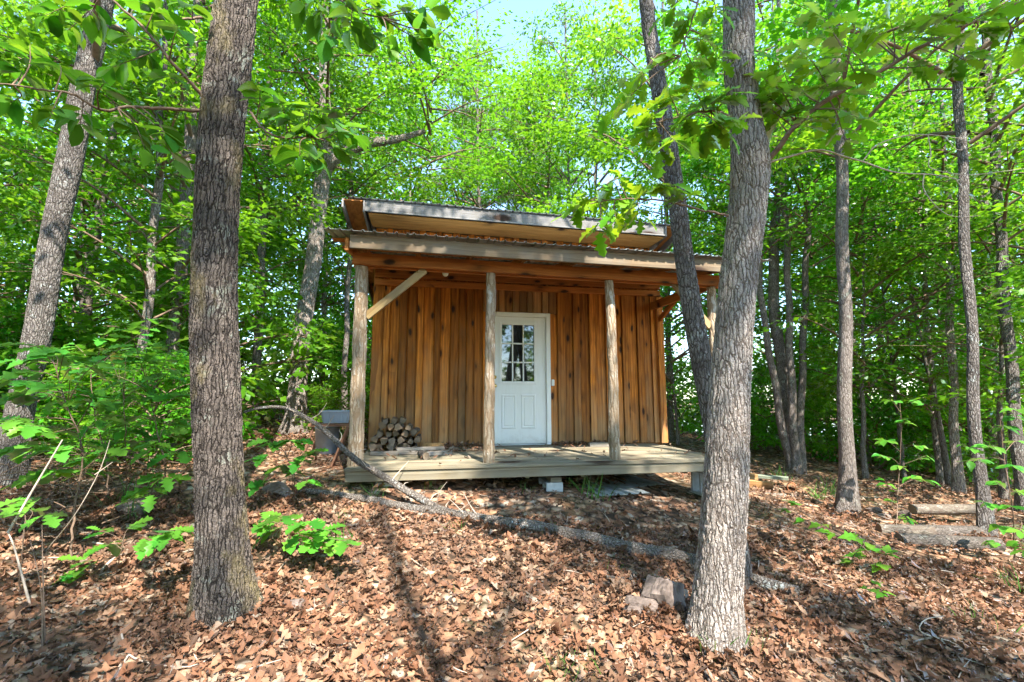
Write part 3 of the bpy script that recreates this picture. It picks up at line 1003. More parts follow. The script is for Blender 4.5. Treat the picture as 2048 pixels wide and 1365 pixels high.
def px_trunk(spec, Y, extra_top=None, sink=.12):
    """spec: (px, py, width_px) from the base up -> world points and radii"""
    pts, rad = [], []
    for i, (px, py, w_) in enumerate(spec):
        yy = Y if not isinstance(Y, (list, tuple)) else Y[i]
        p = at(px, py, yy)
        dist = (p - Vector((0, 0, CAM_Z))).dot(Vector((0, CT, ST)))
        pts.append(tuple(p)); rad.append(max(.012, w_ * .47 * dist / F_PX / math.sqrt(1 + ((px - 1024) / F_PX) ** 2)))
    gz0 = G(pts[0][0], pts[0][1])
    p0 = pts[0]
    pts.insert(0, (p0[0] + (p0[0] - pts[1][0]) * .05, p0[1], min(gz0, p0[2]) - sink)); rad.insert(0, rad[0] * 1.02)
    a, b = Vector(pts[-2]), Vector(pts[-1])
    d = (b - a).normalized()
    d = (d * .55 + Vector((0, 0, .45))).normalized()
    if extra_top:
        L0 = max(.5, extra_top - b.z)
        for q in (.35, .7, 1.0):
            pts.append(tuple(b + d * L0 * q)); rad.append(rad[len(spec)] * (1 - .75 * q))
    return pts, rad


CROWNS = {
    'tall_a': make_crown(11, 3.2, 10.0, 34, 10500, .15),
    'tall_b': make_crown(12, 3.0, 11.0, 30, 10000, .15),
    'tall_c': make_crown(13, 3.6, 9.0, 36, 11500, .15),
    'low_a': make_crown(14, 2.6, 6.0, 24, 4200, .13, lower=.2, taper='top'),
    'low_b': make_crown(15, 2.4, 5.5, 20, 3700, .13, taper='top'),
    'open_a': make_crown(21, 3.4, 6.0, 10, 3500, .15, crx=(.4, .75), crz=(.3, .5)),
    'open_b': make_crown(22, 3.2, 6.5, 9, 3200, .15, crx=(.4, .75), crz=(.3, .5)),
    'shrub_a': make_crown(16, 1.5, 2.2, 20, 2600, .13, T_LOB, taper='shrub', spread=.2),
    'shrub_b': make_crown(17, 1.3, 1.8, 18, 2200, .12, T_LOB, taper='shrub', spread=.2),
    'pine': make_crown(18, 2.2, 9.0, 44, 26000, .26, T_NEED, crx=(.35, .7), crz=(.25, .45), spread=.14),
}
for k_, (cm, lm) in CROWNS.items():
    cm.materials.append(M['leaf_pine'] if k_ == 'pine' else (M['leaf_mid'] if k_.startswith('shrub') else M['leaf_far']))
    lm.materials.append(M['twig'])


def add_crown(tree, base, key, pos, s=(1, 1, 1), rz=0.0):
    cm, lm = CROWNS[key]
    for nm, me_ in (('crown', cm), ('limbs', lm)):
        o = obj(nm, me_, tree, Vector(pos) - Vector(base))
        o.scale = s
        o.rotation_euler = (0, 0, rz)
        if nm == 'crown': o['kind'] = 'stuff'


def tree(name, label, spec, Y, mat, crowns=(), top=9.0, n=14, step=.12, seed=0, flare=1.35, group=None, wob=.01, flare_h=.35):
    pts, rad = px_trunk(spec, Y, top)
    base = (pts[1][0], pts[1][1], G(pts[1][0], pts[1][1]))
    t_ = empty(name, base, label, 'tree', group)
    obj('trunk', trunk_mesh('trunk', pts, rad, base, n, step, flare, seed, wob, flare_h=flare_h), t_, mats=mat)
    for key, dx, dy, z0, s_ in crowns:
        # crown stands round the trunk axis at that height
        Z = np.array([p[2] for p in pts]); zc = z0 + 1.0
        x = np.interp(zc, Z, [p[0] for p in pts]); y = np.interp(zc, Z, [p[1] for p in pts])
        s3 = s_ if isinstance(s_, tuple) else (s_, s_, s_)
        add_crown(t_, base, key, (x + dx, y + dy, z0), s3, random.uniform(0, 6.28))
    return t_, pts, base


# the two big foreground trees
T_left, left_pts, left_base = tree('hickory_tree', 'thick furrowed dark-barked tree at the left front, nearest the camera', [(452, 1243, 128), (446, 1100, 116), (438, 950, 108), (432, 800, 106), (428, 620, 101), (434, 420, 97), (446, 250, 95), (476, 0, 90)], 3.15,
     M['bark_near'], [('open_a', -1.9, .8, 6.5, (1.1, 1.1, 1))], top=12, n=110, step=.018, seed=3, flare=1.3, flare_h=.16)
T_right, right_pts, right_base = tree('oak_tree', 'thick pale-barked oak with a swollen knot at the right front', [(1428, 1280, 112), (1436, 1150, 100), (1447, 1000, 96), (1456, 800, 90), (1472, 600, 82), (1494, 430, 82), (1503, 330, 86), (1494, 240, 72), (1480, 120, 68), (1480, 0, 67)], 2.95,
     M['bark_pale'], [('open_b', 1.8, .3, 6.6, (1.15, 1.15, 1))], top=12, n=110, step=.018, seed=5, flare=1.28, flare_h=.16)
tree('leaning_tree', 'slimmer dark trunk leaning left just behind the big pale oak', [(1462, 1085, 54), (1440, 950, 48), (1420, 820, 46), (1398, 700, 44), (1376, 560, 41), (1355, 400, 39), (1330, 250, 36), (1302, 90, 32), (1290, 0, 30)], 3.75,
     M['bark_grey'], [('open_a', 0, 0, 7.4, .8)], top=11, n=70, step=.03, seed=8, flare=1.5)
tree('leaning_tree', 'pale-lichened trunk leaning right at the far left edge', [(15, 965, 74), (42, 800, 68), (72, 680, 66), (108, 480, 62), (140, 330, 60), (165, 180, 56), (192, 60, 52), (205, 0, 50)], 4.7,
     M['bark_grey'], [('open_b', 0, 0, 5.2, 1.0)], top=12, n=70, step=.03, seed=9)

mid = [
 ('slender_tree', 'thin grey-lichened trunk just left of the big furrowed tree, shrub leaves at its foot', [(262, 905, 24), (290, 660, 22), (308, 470, 21), (318, 330, 20), (322, 200, 18)], 6.2, [('low_b', 0, 0, 2.6, .75)], 9, 'bark_far'),
 ('slender_tree', 'brown trunk half hidden behind the left edge of the furrowed tree', [(338, 850, 30), (350, 650, 29), (366, 470, 28), (376, 350, 27), (384, 150, 24)], 7.2, [('tall_b', 0, 0, 3.6, (.8, .8, .8))], 12, 'bark_far'),
 ('forked_tree', 'sunlit leaning trunk left of the cabin that forks above the roof line', [(588, 868, 42), (600, 720, 38), (614, 600, 36), (634, 460, 34), (648, 340, 34), (652, 280, 26), (650, 120, 22)], 9.5, [('tall_a', 0, 0, 6.4, (.95, .95, .75))], 15, 'bark_pale'),
 ('slender_tree', 'straight thin trunk between the furrowed tree and the forked tree', [(508, 852, 20), (516, 700, 19), (522, 560, 18), (528, 430, 17), (532, 300, 14)], 10.5, [('low_b', 0, 0, 3.2, .9), ('tall_c', 0, 0, 6.0, (.8, .8, .7))], 13, 'bark_far'),
 ('slender_tree', 'thin trunk close against the left porch post', [(688, 850, 14), (690, 740, 13), (694, 620, 12), (698, 520, 11), (700, 400, 10)], 11.5, [('low_b', 0, 0, 4.4, .9)], 11, 'bark_far'),
 ('slender_tree', 'pale thin trunk glimpsed between forked tree and porch post', [(644, 850, 12), (647, 700, 12), (650, 560, 11), (655, 450, 9)], 13.5, [('low_a', 0, 0, 4.4, 1.0)], 12, 'bark_pale'),
 ('slender_tree', 'straight mid-sized grey trunk right of the pale oak, wide at its foot', [(1692, 1030, 42), (1692, 900, 36), (1690, 720, 32), (1687, 520, 29), (1682, 340, 27), (1670, 120, 25), (1664, 0, 23)], 6.8, [('open_b', 0, 0, 5.4, .9)], 13, 'bark_far'),
 ('slender_tree', 'straight dark trunk rising beside the pile of cut logs at right', [(1972, 1085, 36), (1955, 900, 31), (1946, 740, 29), (1936, 560, 27), (1926, 380, 25), (1918, 180, 23), (1916, 0, 20)], 5.7, [('open_a', 0, 0, 5.0, .85)], 12, 'bark_grey'),
 ('slender_tree', 'pale lit trunk behind the log pile, third from the right edge', [(1916, 990, 26), (1910, 870, 23), (1903, 700, 21), (1898, 560, 19), (1895, 400, 16)], 8.6, [('low_b', 0, 0, 3.9, .9)], 10, 'bark_pale'),
 ('slender_tree', 'thin lit trunk left of the log pile, bending slightly left', [(1882, 978, 18), (1872, 860, 16), (1860, 720, 15), (1850, 600, 13), (1842, 450, 11)], 9.6, [('low_a', 0, 0, 4.2, .85)], 11, 'bark_pale'),
 ('slender_tree', 'leaning grey trunk at the far right edge of the wood', [(2042, 960, 36), (2024, 760, 31), (2008, 580, 28), (1996, 400, 26), (1984, 220, 23)], 7.4, [('low_b', 0, 0, 4.2, 1.0)], 12, 'bark_grey'),
 ('slender_tree', 'stout pale trunk behind the leaning one at the right edge', [(1990, 925, 44), (1986, 780, 42), (1982, 640, 40), (1978, 520, 36), (1972, 380, 30)], 11.5, [('tall_a', 0, 0, 4.6, 1.0)], 16, 'bark_pale'),
 ('slender_tree', 'slim dark trunk bending left in the gap toward the pond', [(1782, 895, 18), (1774, 780, 17), (1762, 680, 16), (1748, 580, 14), (1738, 480, 12)], 13.5, [('low_b', 0, 0, 5.0, 1.1)], 13, 'bark_far'),
 ('slender_tree', 'leftmost stem of the four-stemmed clump right of the cabin', [(1582, 935, 20), (1560, 830, 18), (1542, 720, 16), (1524, 610, 14), (1516, 480, 12)], 10.0, [('low_a', 0, 0, 4.6, .8)], 10, 'bark_far'),
 ('slender_tree', 'dark second stem of the clump right of the cabin', [(1590, 940, 26), (1572, 800, 24), (1552, 650, 24), (1546, 520, 22), (1556, 380, 18)], 10.2, [('tall_b', 0, 0, 5.2, (.9, .9, .8))], 14, 'bark_near'),
 ('slender_tree', 'third stem of the clump right of the cabin, twisting beside the dark one', [(1592, 943, 22), (1586, 830, 19), (1580, 700, 17), (1576, 560, 15), (1570, 420, 13)], 9.9, [('low_b', 0, 0, 4.8, .9)], 11, 'bark_far'),
 ('slender_tree', 'rightmost stem of the clump right of the cabin, leaning right', [(1600, 945, 22), (1602, 800, 18), (1608, 660, 16), (1612, 540, 15), (1618, 400, 12)], 10.0, [('low_a', 0, 0, 4.6, .9)], 12, 'bark_far'),
]
for i, (nm, lab, spec, Y, crw, top, mt) in enumerate(mid):
    if mt == 'bark_near': mt = 'bark_far'
    o_, p_, b_ = tree(nm, lab, spec, Y, M[mt], crw, top, n=16, step=.15, seed=20 + i, flare=1.4, wob=.02)
    if nm == 'forked_tree':
        f0 = at(652, 335, 9.5)
        pts = [f0, at(668, 318, 9.4), at(700, 300, 9.3), at(740, 286, 9.2), at(790, 280, 9.1), at(850, 262, 9.0)]
        mb = MB()
        mb.tube(spline([tuple(p - Vector(b_)) for p in pts], 24), np.linspace(.16, .05, 24), 12, cap=False)
        obj('fork_limb', mb.mesh('fork_limb'), o_, mats=M['bark_pale'])
        add_crown(o_, b_, 'low_a', at(860, 330, 9.6), (.8, .8, .55), 1.0)

# trees standing behind the cabin and round the clearing (crowns fill the view, alike in the photograph)
behind = [(-3.4, 15.5, 'low_a', 5.6, 1.3, 14), (-1.2, 18.0, 'tall_a', 4.2, (1.2, 1.2, 1.12), 17), (1.2, 15.5, 'tall_b', 3.4, (1.15, 1.15, .88), 13), (3.3, 18.5, 'tall_c', 4.0, (1.2, 1.2, 1.5), 19), (.6, 21.5, 'tall_b', 4.0, (1.3, 1.3, 1.3), 19), (2.2, 16.4, 'tall_a', 4.6, (.9, .9, 1.2), 17), (-2.6, 21.0, 'tall_c', 4.0, (1.2, 1.2, 1.5), 19),
          (4.8, 14.0, 'tall_a', 3.4, (1.15, 1.15, 1.2), 16), (7.2, 16.0, 'tall_c', 3.8, 1.2, 16), (-6.4, 14.0, 'tall_c', 3.6, 1.2, 15), (-9.4, 12.0, 'tall_b', 3.0, 1.15, 15),
          (-8.0, 18.0, 'tall_a', 2.4, 1.35, 17), (-12.5, 16.0, 'tall_c', 2.4, 1.3, 16), (10.6, 15.5, 'tall_b', 4.0, 1.25, 17), (13.5, 14.0, 'tall_a', 3.6, 1.2, 15),
          (12.5, 19.0, 'tall_c', 2.2, 1.4, 17), (16.5, 17.0, 'tall_b', 1.6, 1.35, 16), (-11.5, 8.4, 'low_b', 2.9, 1.3, 12), (9.6, 12.6, 'low_b', 4.2, 1.2, 11),
          (-8.4, 8.8, 'low_a', 2.8, 1.1, 12), (19.5, 14.0, 'tall_a', 3.2, 1.2, 14), (-16.0, 11.5, 'tall_a', 2.6, 1.3, 15), (-15.0, 22.0, 'tall_b', 2.6, 1.6, 18), (20.0, 22.0, 'tall_c', 1.4, 1.6, 18)]


def wild_tree(name, label, group, x, y, key, z0, s_, H, mat, seed):
    r = np.random.default_rng(seed)
    g0 = G(x, y)
    lean = r.normal(size=2) * .35
    pts = [(x - lean[0] * .02, y, g0 - .2), (x, y, g0), (x + lean[0] * .25, y + lean[1] * .2, g0 + H * .3), (x + lean[0] * .7, y + lean[1] * .7, g0 + H * .65), (x + lean[0], y + lean[1], g0 + H)]
    r0 = r.uniform(.035, .06) if name == 'understory_tree' else r.uniform(.07, .12)
    t_ = empty(name, (x, y, g0), label, 'tree', group)
    obj('trunk', trunk_mesh('trunk', pts, [r0, r0, r0 * .8, r0 * .5, .03], (x, y, g0), 12, .3, 1.35, seed, .02), t_, mats=mat)
    s3 = s_ if isinstance(s_, tuple) else (s_, s_, s_)
    add_crown(t_, (x, y, g0), key, (x + lean[0] * .5, y + lean[1] * .5, g0 + z0), s3, r.uniform(0, 6.28))
    return t_


for i, (x, y, key, z0, s_, H) in enumerate(behind):
    wild_tree('woodland_tree', 'leafy green tree of the wood standing beyond the clearing round the cabin', 'woodland trees beyond the clearing', x, y, key, z0, s_, H, M['bark_far'] if i % 3 else M['bark_pale'], 100 + i)
for i, (x, y, z0, H) in enumerate(((-.2, 24.0, 7.0, 19), (-2.4, 27.0, 8.0, 20), (2.2, 28.0, 8.0, 18))):
    wild_tree('pine_tree', 'tall pale-needled pine rising far behind the cabin roof', 'tall pines behind the cabin', x, y, 'pine', z0, 1.2, H, M['bark_pale'], 150 + i)
# trees round the camera whose crowns throw the dappled shade and show in the door glass
for i, (x, y, key, z0, s_, H) in enumerate([(5.6, -4.2, 'open_a', 5.2, 1.0, 13), (-3.8, -3.8, 'open_b', 5.0, 1.1, 13), (1.0, -9.0, 'tall_b', 2.6, 1.1, 14), (-7.6, .4, 'open_a', 4.2, 1.0, 12), (-9.0, -9.0, 'tall_c', 2.4, 1.2, 14), (9.0, -5.2, 'open_a', 9.0, 1.25, 17), (3.0, -5.0, 'open_b', 10.0, 1.2, 18), (6.4, -6.4, 'open_b', 10.5, 1.2, 18), (-2.4, -7.4, 'open_a', 10.5, 1.2, 18)]):
    wild_tree('shade_tree', 'leafy tree of the clearing edge whose crown shades the ground before the cabin', 'shade trees round the clearing', x, y, key, z0, s_, H, M['bark_far'], 170 + i)

# slim understory trees, leafy from low down
r = np.random.default_rng(41)
n_u = 0
while n_u < 27:
    a = r.uniform(-1.15, 1.15)
    d = r.uniform(8.5, 17)
    x, y = d * math.sin(a), d * math.cos(a)
    lu, lv_ = (Vector((x, y, 0)) - CAB_O).dot(CU), (Vector((x, y, 0)) - CAB_O).dot(CV)
    if -2.6 < lu < 7.0 and -2 < lv_ < 8.5: continue
    if a > .25 and d < 11.5: continue
    if -.58 < a < -.34 and d < 12.5: continue
    z_u = r.uniform(1.1, 2.2) if a > .25 else r.uniform(.5, 1.4)
    s_ = r.uniform(.7, 1.05)
    wild_tree('understory_tree', 'slim understory tree leafy from low down between the taller trunks', 'slim understory trees in the wood', x, y, ('low_a', 'low_b')[n_u % 2], z_u, (s_, s_, s_ * .9), r.uniform(5, 7), M['bark_far'], 400 + n_u)
    n_u += 1

# understory shrubs
shr = []
r = np.random.default_rng(77)
for i in range(70):
    a = r.uniform(-1.25, 1.25)
    d = r.uniform(7.5, 26)
    x, y = d * math.sin(a), d * math.cos(a)
    lu, lv_ = (Vector((x, y, 0)) - CAB_O).dot(CU), (Vector((x, y, 0)) - CAB_O).dot(CV)
    if -1.2 < lu < 5.9 and -2 < lv_ < 7.2: continue
    if x > 3.5 and (y < 11 or i % 3 == 0): continue
    if -.56 < a < -.34 and d < 10.5: continue
    shr.append((x, y, r.uniform(.7, 1.5)))
shr += [(-4.6, 6.2, .62), (-5.6, 7.2, .7), (-6.6, 6.2, .8), (-3.0, 8.4, .45), (-7.6, 7.4, .8), (-4.2, 5.4, .5), (-5.4, 5.9, .6), (9.0, 11.5, .8), (11.0, 12.2, .9), (7.6, 12.6, .8), (13.0, 11.2, .9), (10.0, 14.0, 1.0), (12.5, 14.2, 1.0), (6.4, 13.2, .8)]
for i, (x, y, s_) in enumerate(shr):
    g0 = G(x, y)
    t_ = empty('understory_shrub', (x, y, g0), 'leafy green understory shrub among the background trunks', 'shrub', 'understory shrubs in the wood')
    add_crown(t_, (x, y, g0), 'shrub_a' if i % 2 else 'shrub_b', (x, y, g0 + .15), (s_, s_, s_ * r.uniform(.8, 1.4)), r.uniform(0, 6.28))

# the far wood reads as one mass
r = np.random.default_rng(5)
cl = []
for i in range(700):
    a = r.uniform(-1.35, 1.35)
    d = r.uniform(25, 50)
    top = (17 if abs(a) > .24 else 8) * (1 if i % 2 else .45)
    x, y = d * math.sin(a), d * math.cos(a)
    if x > 12 and 34 < y and a < .75 and i % 3: zmin = 2.2
    else: zmin = .2
    cl.append((x, y, float(gz(np.array([x]), np.array([y]))[0]) + zmin + r.random() ** 1.3 * top, r.uniform(1.2, 2.4), r.uniform(.7, 1.4)))
for i in range(260):
    a = r.uniform(-1.45, 1.45)
    d = r.uniform(20, 34)
    x, y = d * math.sin(a), d * math.cos(a)
    if .30 < a < .80 and i % 5: continue
    cl.append((x, y, G(x, y) + r.uniform(.2, 4.5), r.uniform(.9, 1.7), r.uniform(.5, .9)))
for i in range(420):
    a = math.pi + r.uniform(-1.5, 1.5)
    d = r.uniform(13, 24)
    x, y = d * math.sin(a), d * math.cos(a)
    cl.append((x, y, G(x, y) + r.uniform(.3, 9.5), r.uniform(1.0, 1.9), r.uniform(.6, 1.1)))
V, Fc, A = crown_data(r, cl, 190000, .36, T_DIA, spread=.45)
o = obj('distant_woods', mesh_np('distant_woods', V, Fc, A), mats=M['leaf_far'])
tag(o, 'hazy mass of green foliage far back in the wood', 'woods', kind='stuff')

# ------------------------------------------------------------------ near branches: every leaf its own piece
def leaf_mesh(name, tpl, mat):
    me_ = mesh_np(name, tpl[0], tpl[1], smooth=True)
    me_.materials.append(mat)
    return me_


def variants(tpl_args, mat, n=3):
    out = []
    for k in range(n):
        prof, fold, bend = tpl_args
        pr = [(tt, w_ * (1 + .12 * math.sin(k * 2.1 + tt * 9))) for tt, w_ in prof]
        V, Fc = template(pr, fold * (.5 + .5 * k), bend * (.4 + .7 * k))
        V = V.copy()
        V[:, 0] += .05 * (k - 1) * V[:, 1] ** 2
        out.append(leaf_mesh('leaf', (V, Fc), mat))
    return out


OAKP = ([(0, 0), (.10, .03), (.24, .19), (.32, .09), (.47, .29), (.56, .13), (.70, .33), (.78, .16), (.88, .19), (1, 0)], .22, .22)
HICKP = ([(0, 0), (.15, .13), (.35, .235), (.55, .26), (.75, .19), (.90, .08), (1, 0)], .2, .25)
MAPP = ([(0, 0), (.06, .22), (.16, .42), (.30, .26), (.44, .48), (.56, .24), (.74, .18), (1, 0)], .15, .15)
L_OAK = variants(OAKP, M['leaf_oak'])
L_HICK = variants(HICKP, M['leaf_hick'])
L_SAP = variants(OAKP, M['leaf_sap'])
L_SAPH = variants(HICKP, M['leaf_sap'])
L_MAP = variants(MAPP, M['leaf_lime'])
L_YEL = variants(MAPP, M['leaf_yellow'], 2)


def basis(d, nrm):
    d = d.normalized()
    x = d.cross(nrm)
    if x.length < 1e-4: x = Vector((1, 0, 0))
    x.normalize()
    z = x.cross(d)
    return Matrix((x, d, z)).transposed().to_euler()


def leafy(owner, base, path, r0, r1, clusters, leaves, size, per=5, mat='twig', droop=.35, name='branch', flat=.45, sway=.02, seed=1, spread=1.0):
    """a branch with side twigs, one per cluster; leaves are children of the branch"""
    r = np.random.default_rng(seed)
    B = Vector(base)
    P = spline([tuple(Vector(p) - B) for p in path], max(8, len(path) * 6))
    P[1:-1] += r.normal(size=P[1:-1].shape) * sway * .15
    mb = MB()
    mb.tube(P, np.linspace(r0, r1, len(P)), 8)
    places = []
    for c_ in clusters:
        c_ = np.array(tuple(Vector(c_) - B))
        dist = np.linalg.norm(P - c_, axis=1) + np.arange(len(P))[::-1] * .004
        i = int(np.argmin(dist))
        i = max(0, i - 2)
        s_ = P[i]
        md = (s_ + c_) / 2 + r.normal(size=3) * .02 + np.array([0, 0, .02])
        tw = spline([s_, md, c_], 7)
        mb.tube(tw, np.linspace(max(.0022, min(r0 * .5, .006)), .0016, 7), 5, cap=False)
        td = c_ - md
        L_ = np.linalg.norm(td) + 1e-6
        td = td / L_
        for k in range(per):
            q = 1 - .22 * (k // 2)
            if k == 0: q = 1.0
            p = c_ * q + md * (1 - q)
            side = np.cross(td, (0, 0, 1.0))
            side /= np.linalg.norm(side) + 1e-6
            sg = 0 if k == 0 else (1 if k % 2 else -1)
            d = td * (1.0 if k == 0 else .55) + side * sg * (.9 + .3 * r.random()) * spread
            d[2] = d[2] * .4 - droop * (.4 + .9 * r.random())
            d += r.normal(size=3) * .15
            nm = Vector((r.normal() * flat, r.normal() * flat - .12, 1.0))
            places.append((p, Vector(d), nm, size * r.uniform(.5, 1.2)))
    br = obj(name, mb.mesh(name), owner, mats=M[mat])
    for p, d, nm, s_ in places:
        lm = leaves[int(r.integers(len(leaves)))]
        o_ = obj('leaf', lm, br, tuple(p))
        o_.rotation_euler = basis(d, nm)
        o_.scale = (s_, s_, s_)
    return br


def C3(lst, Y, jit=.12, seed=0):
    r = np.random.default_rng(seed)
    return [at(a, b, (Y if not callable(Y) else Y(a, b)) + r.uniform(-jit, jit)) for a, b in lst]


def A3(lst): return [at(*p) for p in lst]


# left tree
lb = left_base
leafy(T_left, lb, A3([(405, 192, 3.12), (345, 125, 2.95), (290, 60, 2.85), (225, 0, 2.75), (190, -40, 2.7)]), .014, .006,
      C3([(180, 30), (135, 62), (245, 72), (292, 112), (335, 150), (225, 135), (270, 35), (90, 32), (310, 20), (360, 60)], 2.8, .15, 1), L_HICK, .165, 8, seed=11)
leafy(T_left, lb, A3([(402, 222, 3.12), (300, 216, 2.95), (245, 214, 2.85), (205, 222, 2.8), (150, 190, 2.7), (90, 180, 2.65), (-20, 165, 2.6)]), .013, .004,
      C3([(60, 90), (40, 140), (160, 248), (100, 235), (262, 255), (330, 268), (20, 205), (210, 165), (120, 130), (350, 320), (290, 300)], 2.75, .15, 2), L_HICK, .16, 8, seed=12)
leafy(T_left, lb, A3([(500, 225, 3.12), (530, 262, 3.0), (570, 276, 2.9), (640, 272, 2.82)]), .010, .004,
      C3([(580, 240), (622, 212), (660, 232), (690, 252), (600, 312), (640, 322), (690, 300), (560, 200), (520, 182), (715, 272), (610, 265)], 2.85, .12, 3), L_HICK, .155, 8, seed=13)
leafy(T_left, lb, A3([(470, -150, 3.15), (570, -80, 2.9), (640, -30, 2.75), (690, 8, 2.65), (720, 25, 2.62), (800, 42, 2.58)]), .012, .004,
      C3([(640, 30), (700, 60), (745, 75), (780, 100), (760, 20), (822, 25), (860, 20), (870, 62), (842, 82), (690, 12), (610, 10), (655, 80)], 2.6, .1, 4), L_HICK, .155, 8, seed=14)
leafy(T_left, lb, A3([(425, 30, 3.1), (370, 38, 3.0), (320, 20, 2.9), (290, -20, 2.85)]), .010, .005,
      C3([(330, 40), (300, 5), (380, 10)], 2.9, .1, 5), L_HICK, .155, 7, seed=15)
# right tree
rb = right_base
leafy(T_right, rb, A3([(1535, 325, 2.92), (1562, 288, 2.85), (1600, 242, 2.8), (1660, 196, 2.75), (1760, 142, 2.68), (1880, 75, 2.6), (2060, -5, 2.5)]), .019, .008,
      C3([(1480, 132), (1520, 152), (1560, 122), (1600, 95), (1640, 72), (1700, 42), (1650, 132), (1560, 182), (1600, 172), (1700, 112), (1620, 232), (1680, 225), (1725, 240), (1690, 282), (1700, 190),
          (1800, 100), (1850, 60), (1900, 30), (1950, 62), (1560, 232), (1530, 202), (1780, 40), (1850, 132), (1930, 122), (1740, 72), (1630, 20), (1990, 20), (2030, 90), (1655, 170)], lambda a, b: 2.9 - (a - 1500) * .0008, .15, 6), L_OAK, .165, 9, seed=16, droop=.2)
leafy(T_right, rb, A3([(1462, 235, 2.9), (1420, 222, 2.75), (1350, 236, 2.65), (1300, 250, 2.6)]), .010, .003,
      C3([(1440, 200), (1400, 212), (1372, 242), (1340, 192), (1300, 222), (1420, 262), (1350, 282), (1290, 262), (1320, 302), (1380, 172), (1460, 182), (1452, 262), (1480, 240)], 2.65, .12, 7), L_OAK, .165, 9, seed=17)
leafy(T_right, rb, A3([(1456, 432, 2.94), (1400, 420, 2.85), (1330, 402, 2.75), (1250, 398, 2.65), (1180, 408, 2.6)]), .009, .003,
      C3([(1300, 382), (1260, 402), (1222, 372), (1180, 402), (1150, 422), (1232, 442), (1200, 462), (1280, 432), (1340, 372), (1372, 392), (1240, 350)], 2.65, .1, 8), L_OAK, .145, 8, seed=18)
leafy(T_right, rb, A3([(1475, -120, 2.95), (1420, -60, 2.85), (1385, 40, 2.8), (1350, 140, 2.75)]), .011, .003,
      C3([(1372, 42), (1412, 82), (1342, 102), (1392, 142), (1430, 30), (1440, 122), (1330, 30), (1250, 180), (1280, 150), (1230, 220)], 2.75, .12, 9), L_OAK, .155, 8, seed=19)
mb = MB()
for pth, r0, r1 in (
    ([(1535, 326, 2.92), (1585, 312, 2.85), (1640, 300, 2.8), (1690, 314, 2.78), (1730, 325, 2.75), (1790, 345, 2.7), (1870, 350, 2.66), (1925, 362, 2.62)], .007, .0028),
    ([(1726, 322, 2.75), (1752, 292, 2.72), (1800, 274, 2.7), (1860, 270, 2.68), (1930, 278, 2.64), (1938, 268, 2.63)], .0042, .002),
    ([(1848, 348, 2.67), (1848, 380, 2.66), (1880, 420, 2.64), (1912, 434, 2.62), (1960, 432, 2.6)], .003, .0018),
    ([(1856, 270, 2.68), (1862, 310, 2.67), (1860, 336, 2.66), (1930, 350, 2.63), (2000, 344, 2.6), (2060, 336, 2.58)], .0032, .0018),
    ([(1912, 360, 2.62), (1932, 385, 2.61), (1952, 402, 2.6)], .003, .0016), ([(1820, 272, 2.69), (1814, 240, 2.69)], .002, .0012),
    ([(1765, 288, 2.72), (1786, 312, 2.72)], .002, .0012), ([(1890, 274, 2.66), (1912, 298, 2.65), (1925, 300, 2.65)], .002, .0012)):
    mb.tube(spline([tuple(Vector(at(*p)) - Vector(rb)) for p in pth], 22), np.linspace(r0, r1, 22), 6)
obj('bare_twigs', mb.mesh('bare_twigs'), T_right, mats=M['twig_pale'])

# ------------------------------------------------------------------ saplings and seedlings
def sapling(name, label, foot, path, clusters, leaves, size, per=4, r0=.009, seed=1, mat='twig', droop=.2, cat='sapling', flat=.3):
    f = on_ground(*foot) if len(foot) == 2 else Vector(foot)
    f.z = G(f.x, f.y)
    t_ = empty(name, f, label, cat)
    leafy(t_, f, [f - Vector((0, 0, .05))] + path, r0, .003, clusters, leaves, size, per, mat, droop, 'stem', flat, seed=seed)
    return t_


sapling('oak_sapling', 'broad-leaved oak sapling at the left edge, between leaning trunk and furrowed tree', (140, 1135), A3([(150, 1010, 3.55), (165, 900, 3.6), (130, 800, 3.6), (100, 700, 3.6)]),
        C3([(110, 712), (60, 742), (172, 722), (232, 702), (30, 792), (100, 802), (190, 782), (50, 852), (130, 852), (20, 902), (90, 892), (160, 882), (60, 955), (10, 840), (200, 840), (70, 690), (140, 760), (20, 760), (170, 940), (40, 1000), (110, 940), (210, 900), (130, 700)], 3.45, .3, 21), L_SAP, .19, 8, seed=21)
sapling('oak_sapling', 'broad-leaved oak sapling crowding the left side of the furrowed trunk', (330, 1000), A3([(330, 930, 4.2), (310, 850, 4.2), (300, 760, 4.2)]),
        C3([(290, 722), (340, 742), (262, 762), (332, 792), (370, 782), (280, 832), (350, 842), (240, 882), (310, 882), (362, 902), (340, 692), (262, 662), (220, 830), (330, 955), (300, 990), (200, 740), (230, 800)], 4.05, .3, 22), L_SAP, .19, 8, seed=22)
sapling('oak_sapling', 'leafy oak sapling filling the gap behind the two left saplings', (215, 1000), A3([(215, 930, 4.5), (190, 830, 4.5), (180, 720, 4.5)]),
        C3([(150, 690), (210, 670), (250, 720), (120, 740), (190, 740), (300, 690), (80, 690), (160, 800), (240, 790), (290, 770), (120, 860), (220, 860), (270, 850), (180, 920), (330, 860), (60, 780), (330, 640), (20, 720)], 4.4, .35, 37), L_SAP, .18, 8, seed=37)
yl = sapling('seedling', 'seedling with a few yellowed lobed leaves among the left saplings', (255, 990), A3([(250, 860, 3.9), (246, 760, 3.85)]), C3([(252, 712), (238, 728), (205, 700), (335, 738)], 3.85, .05, 23), L_YEL, .10, 2, .005, 23)
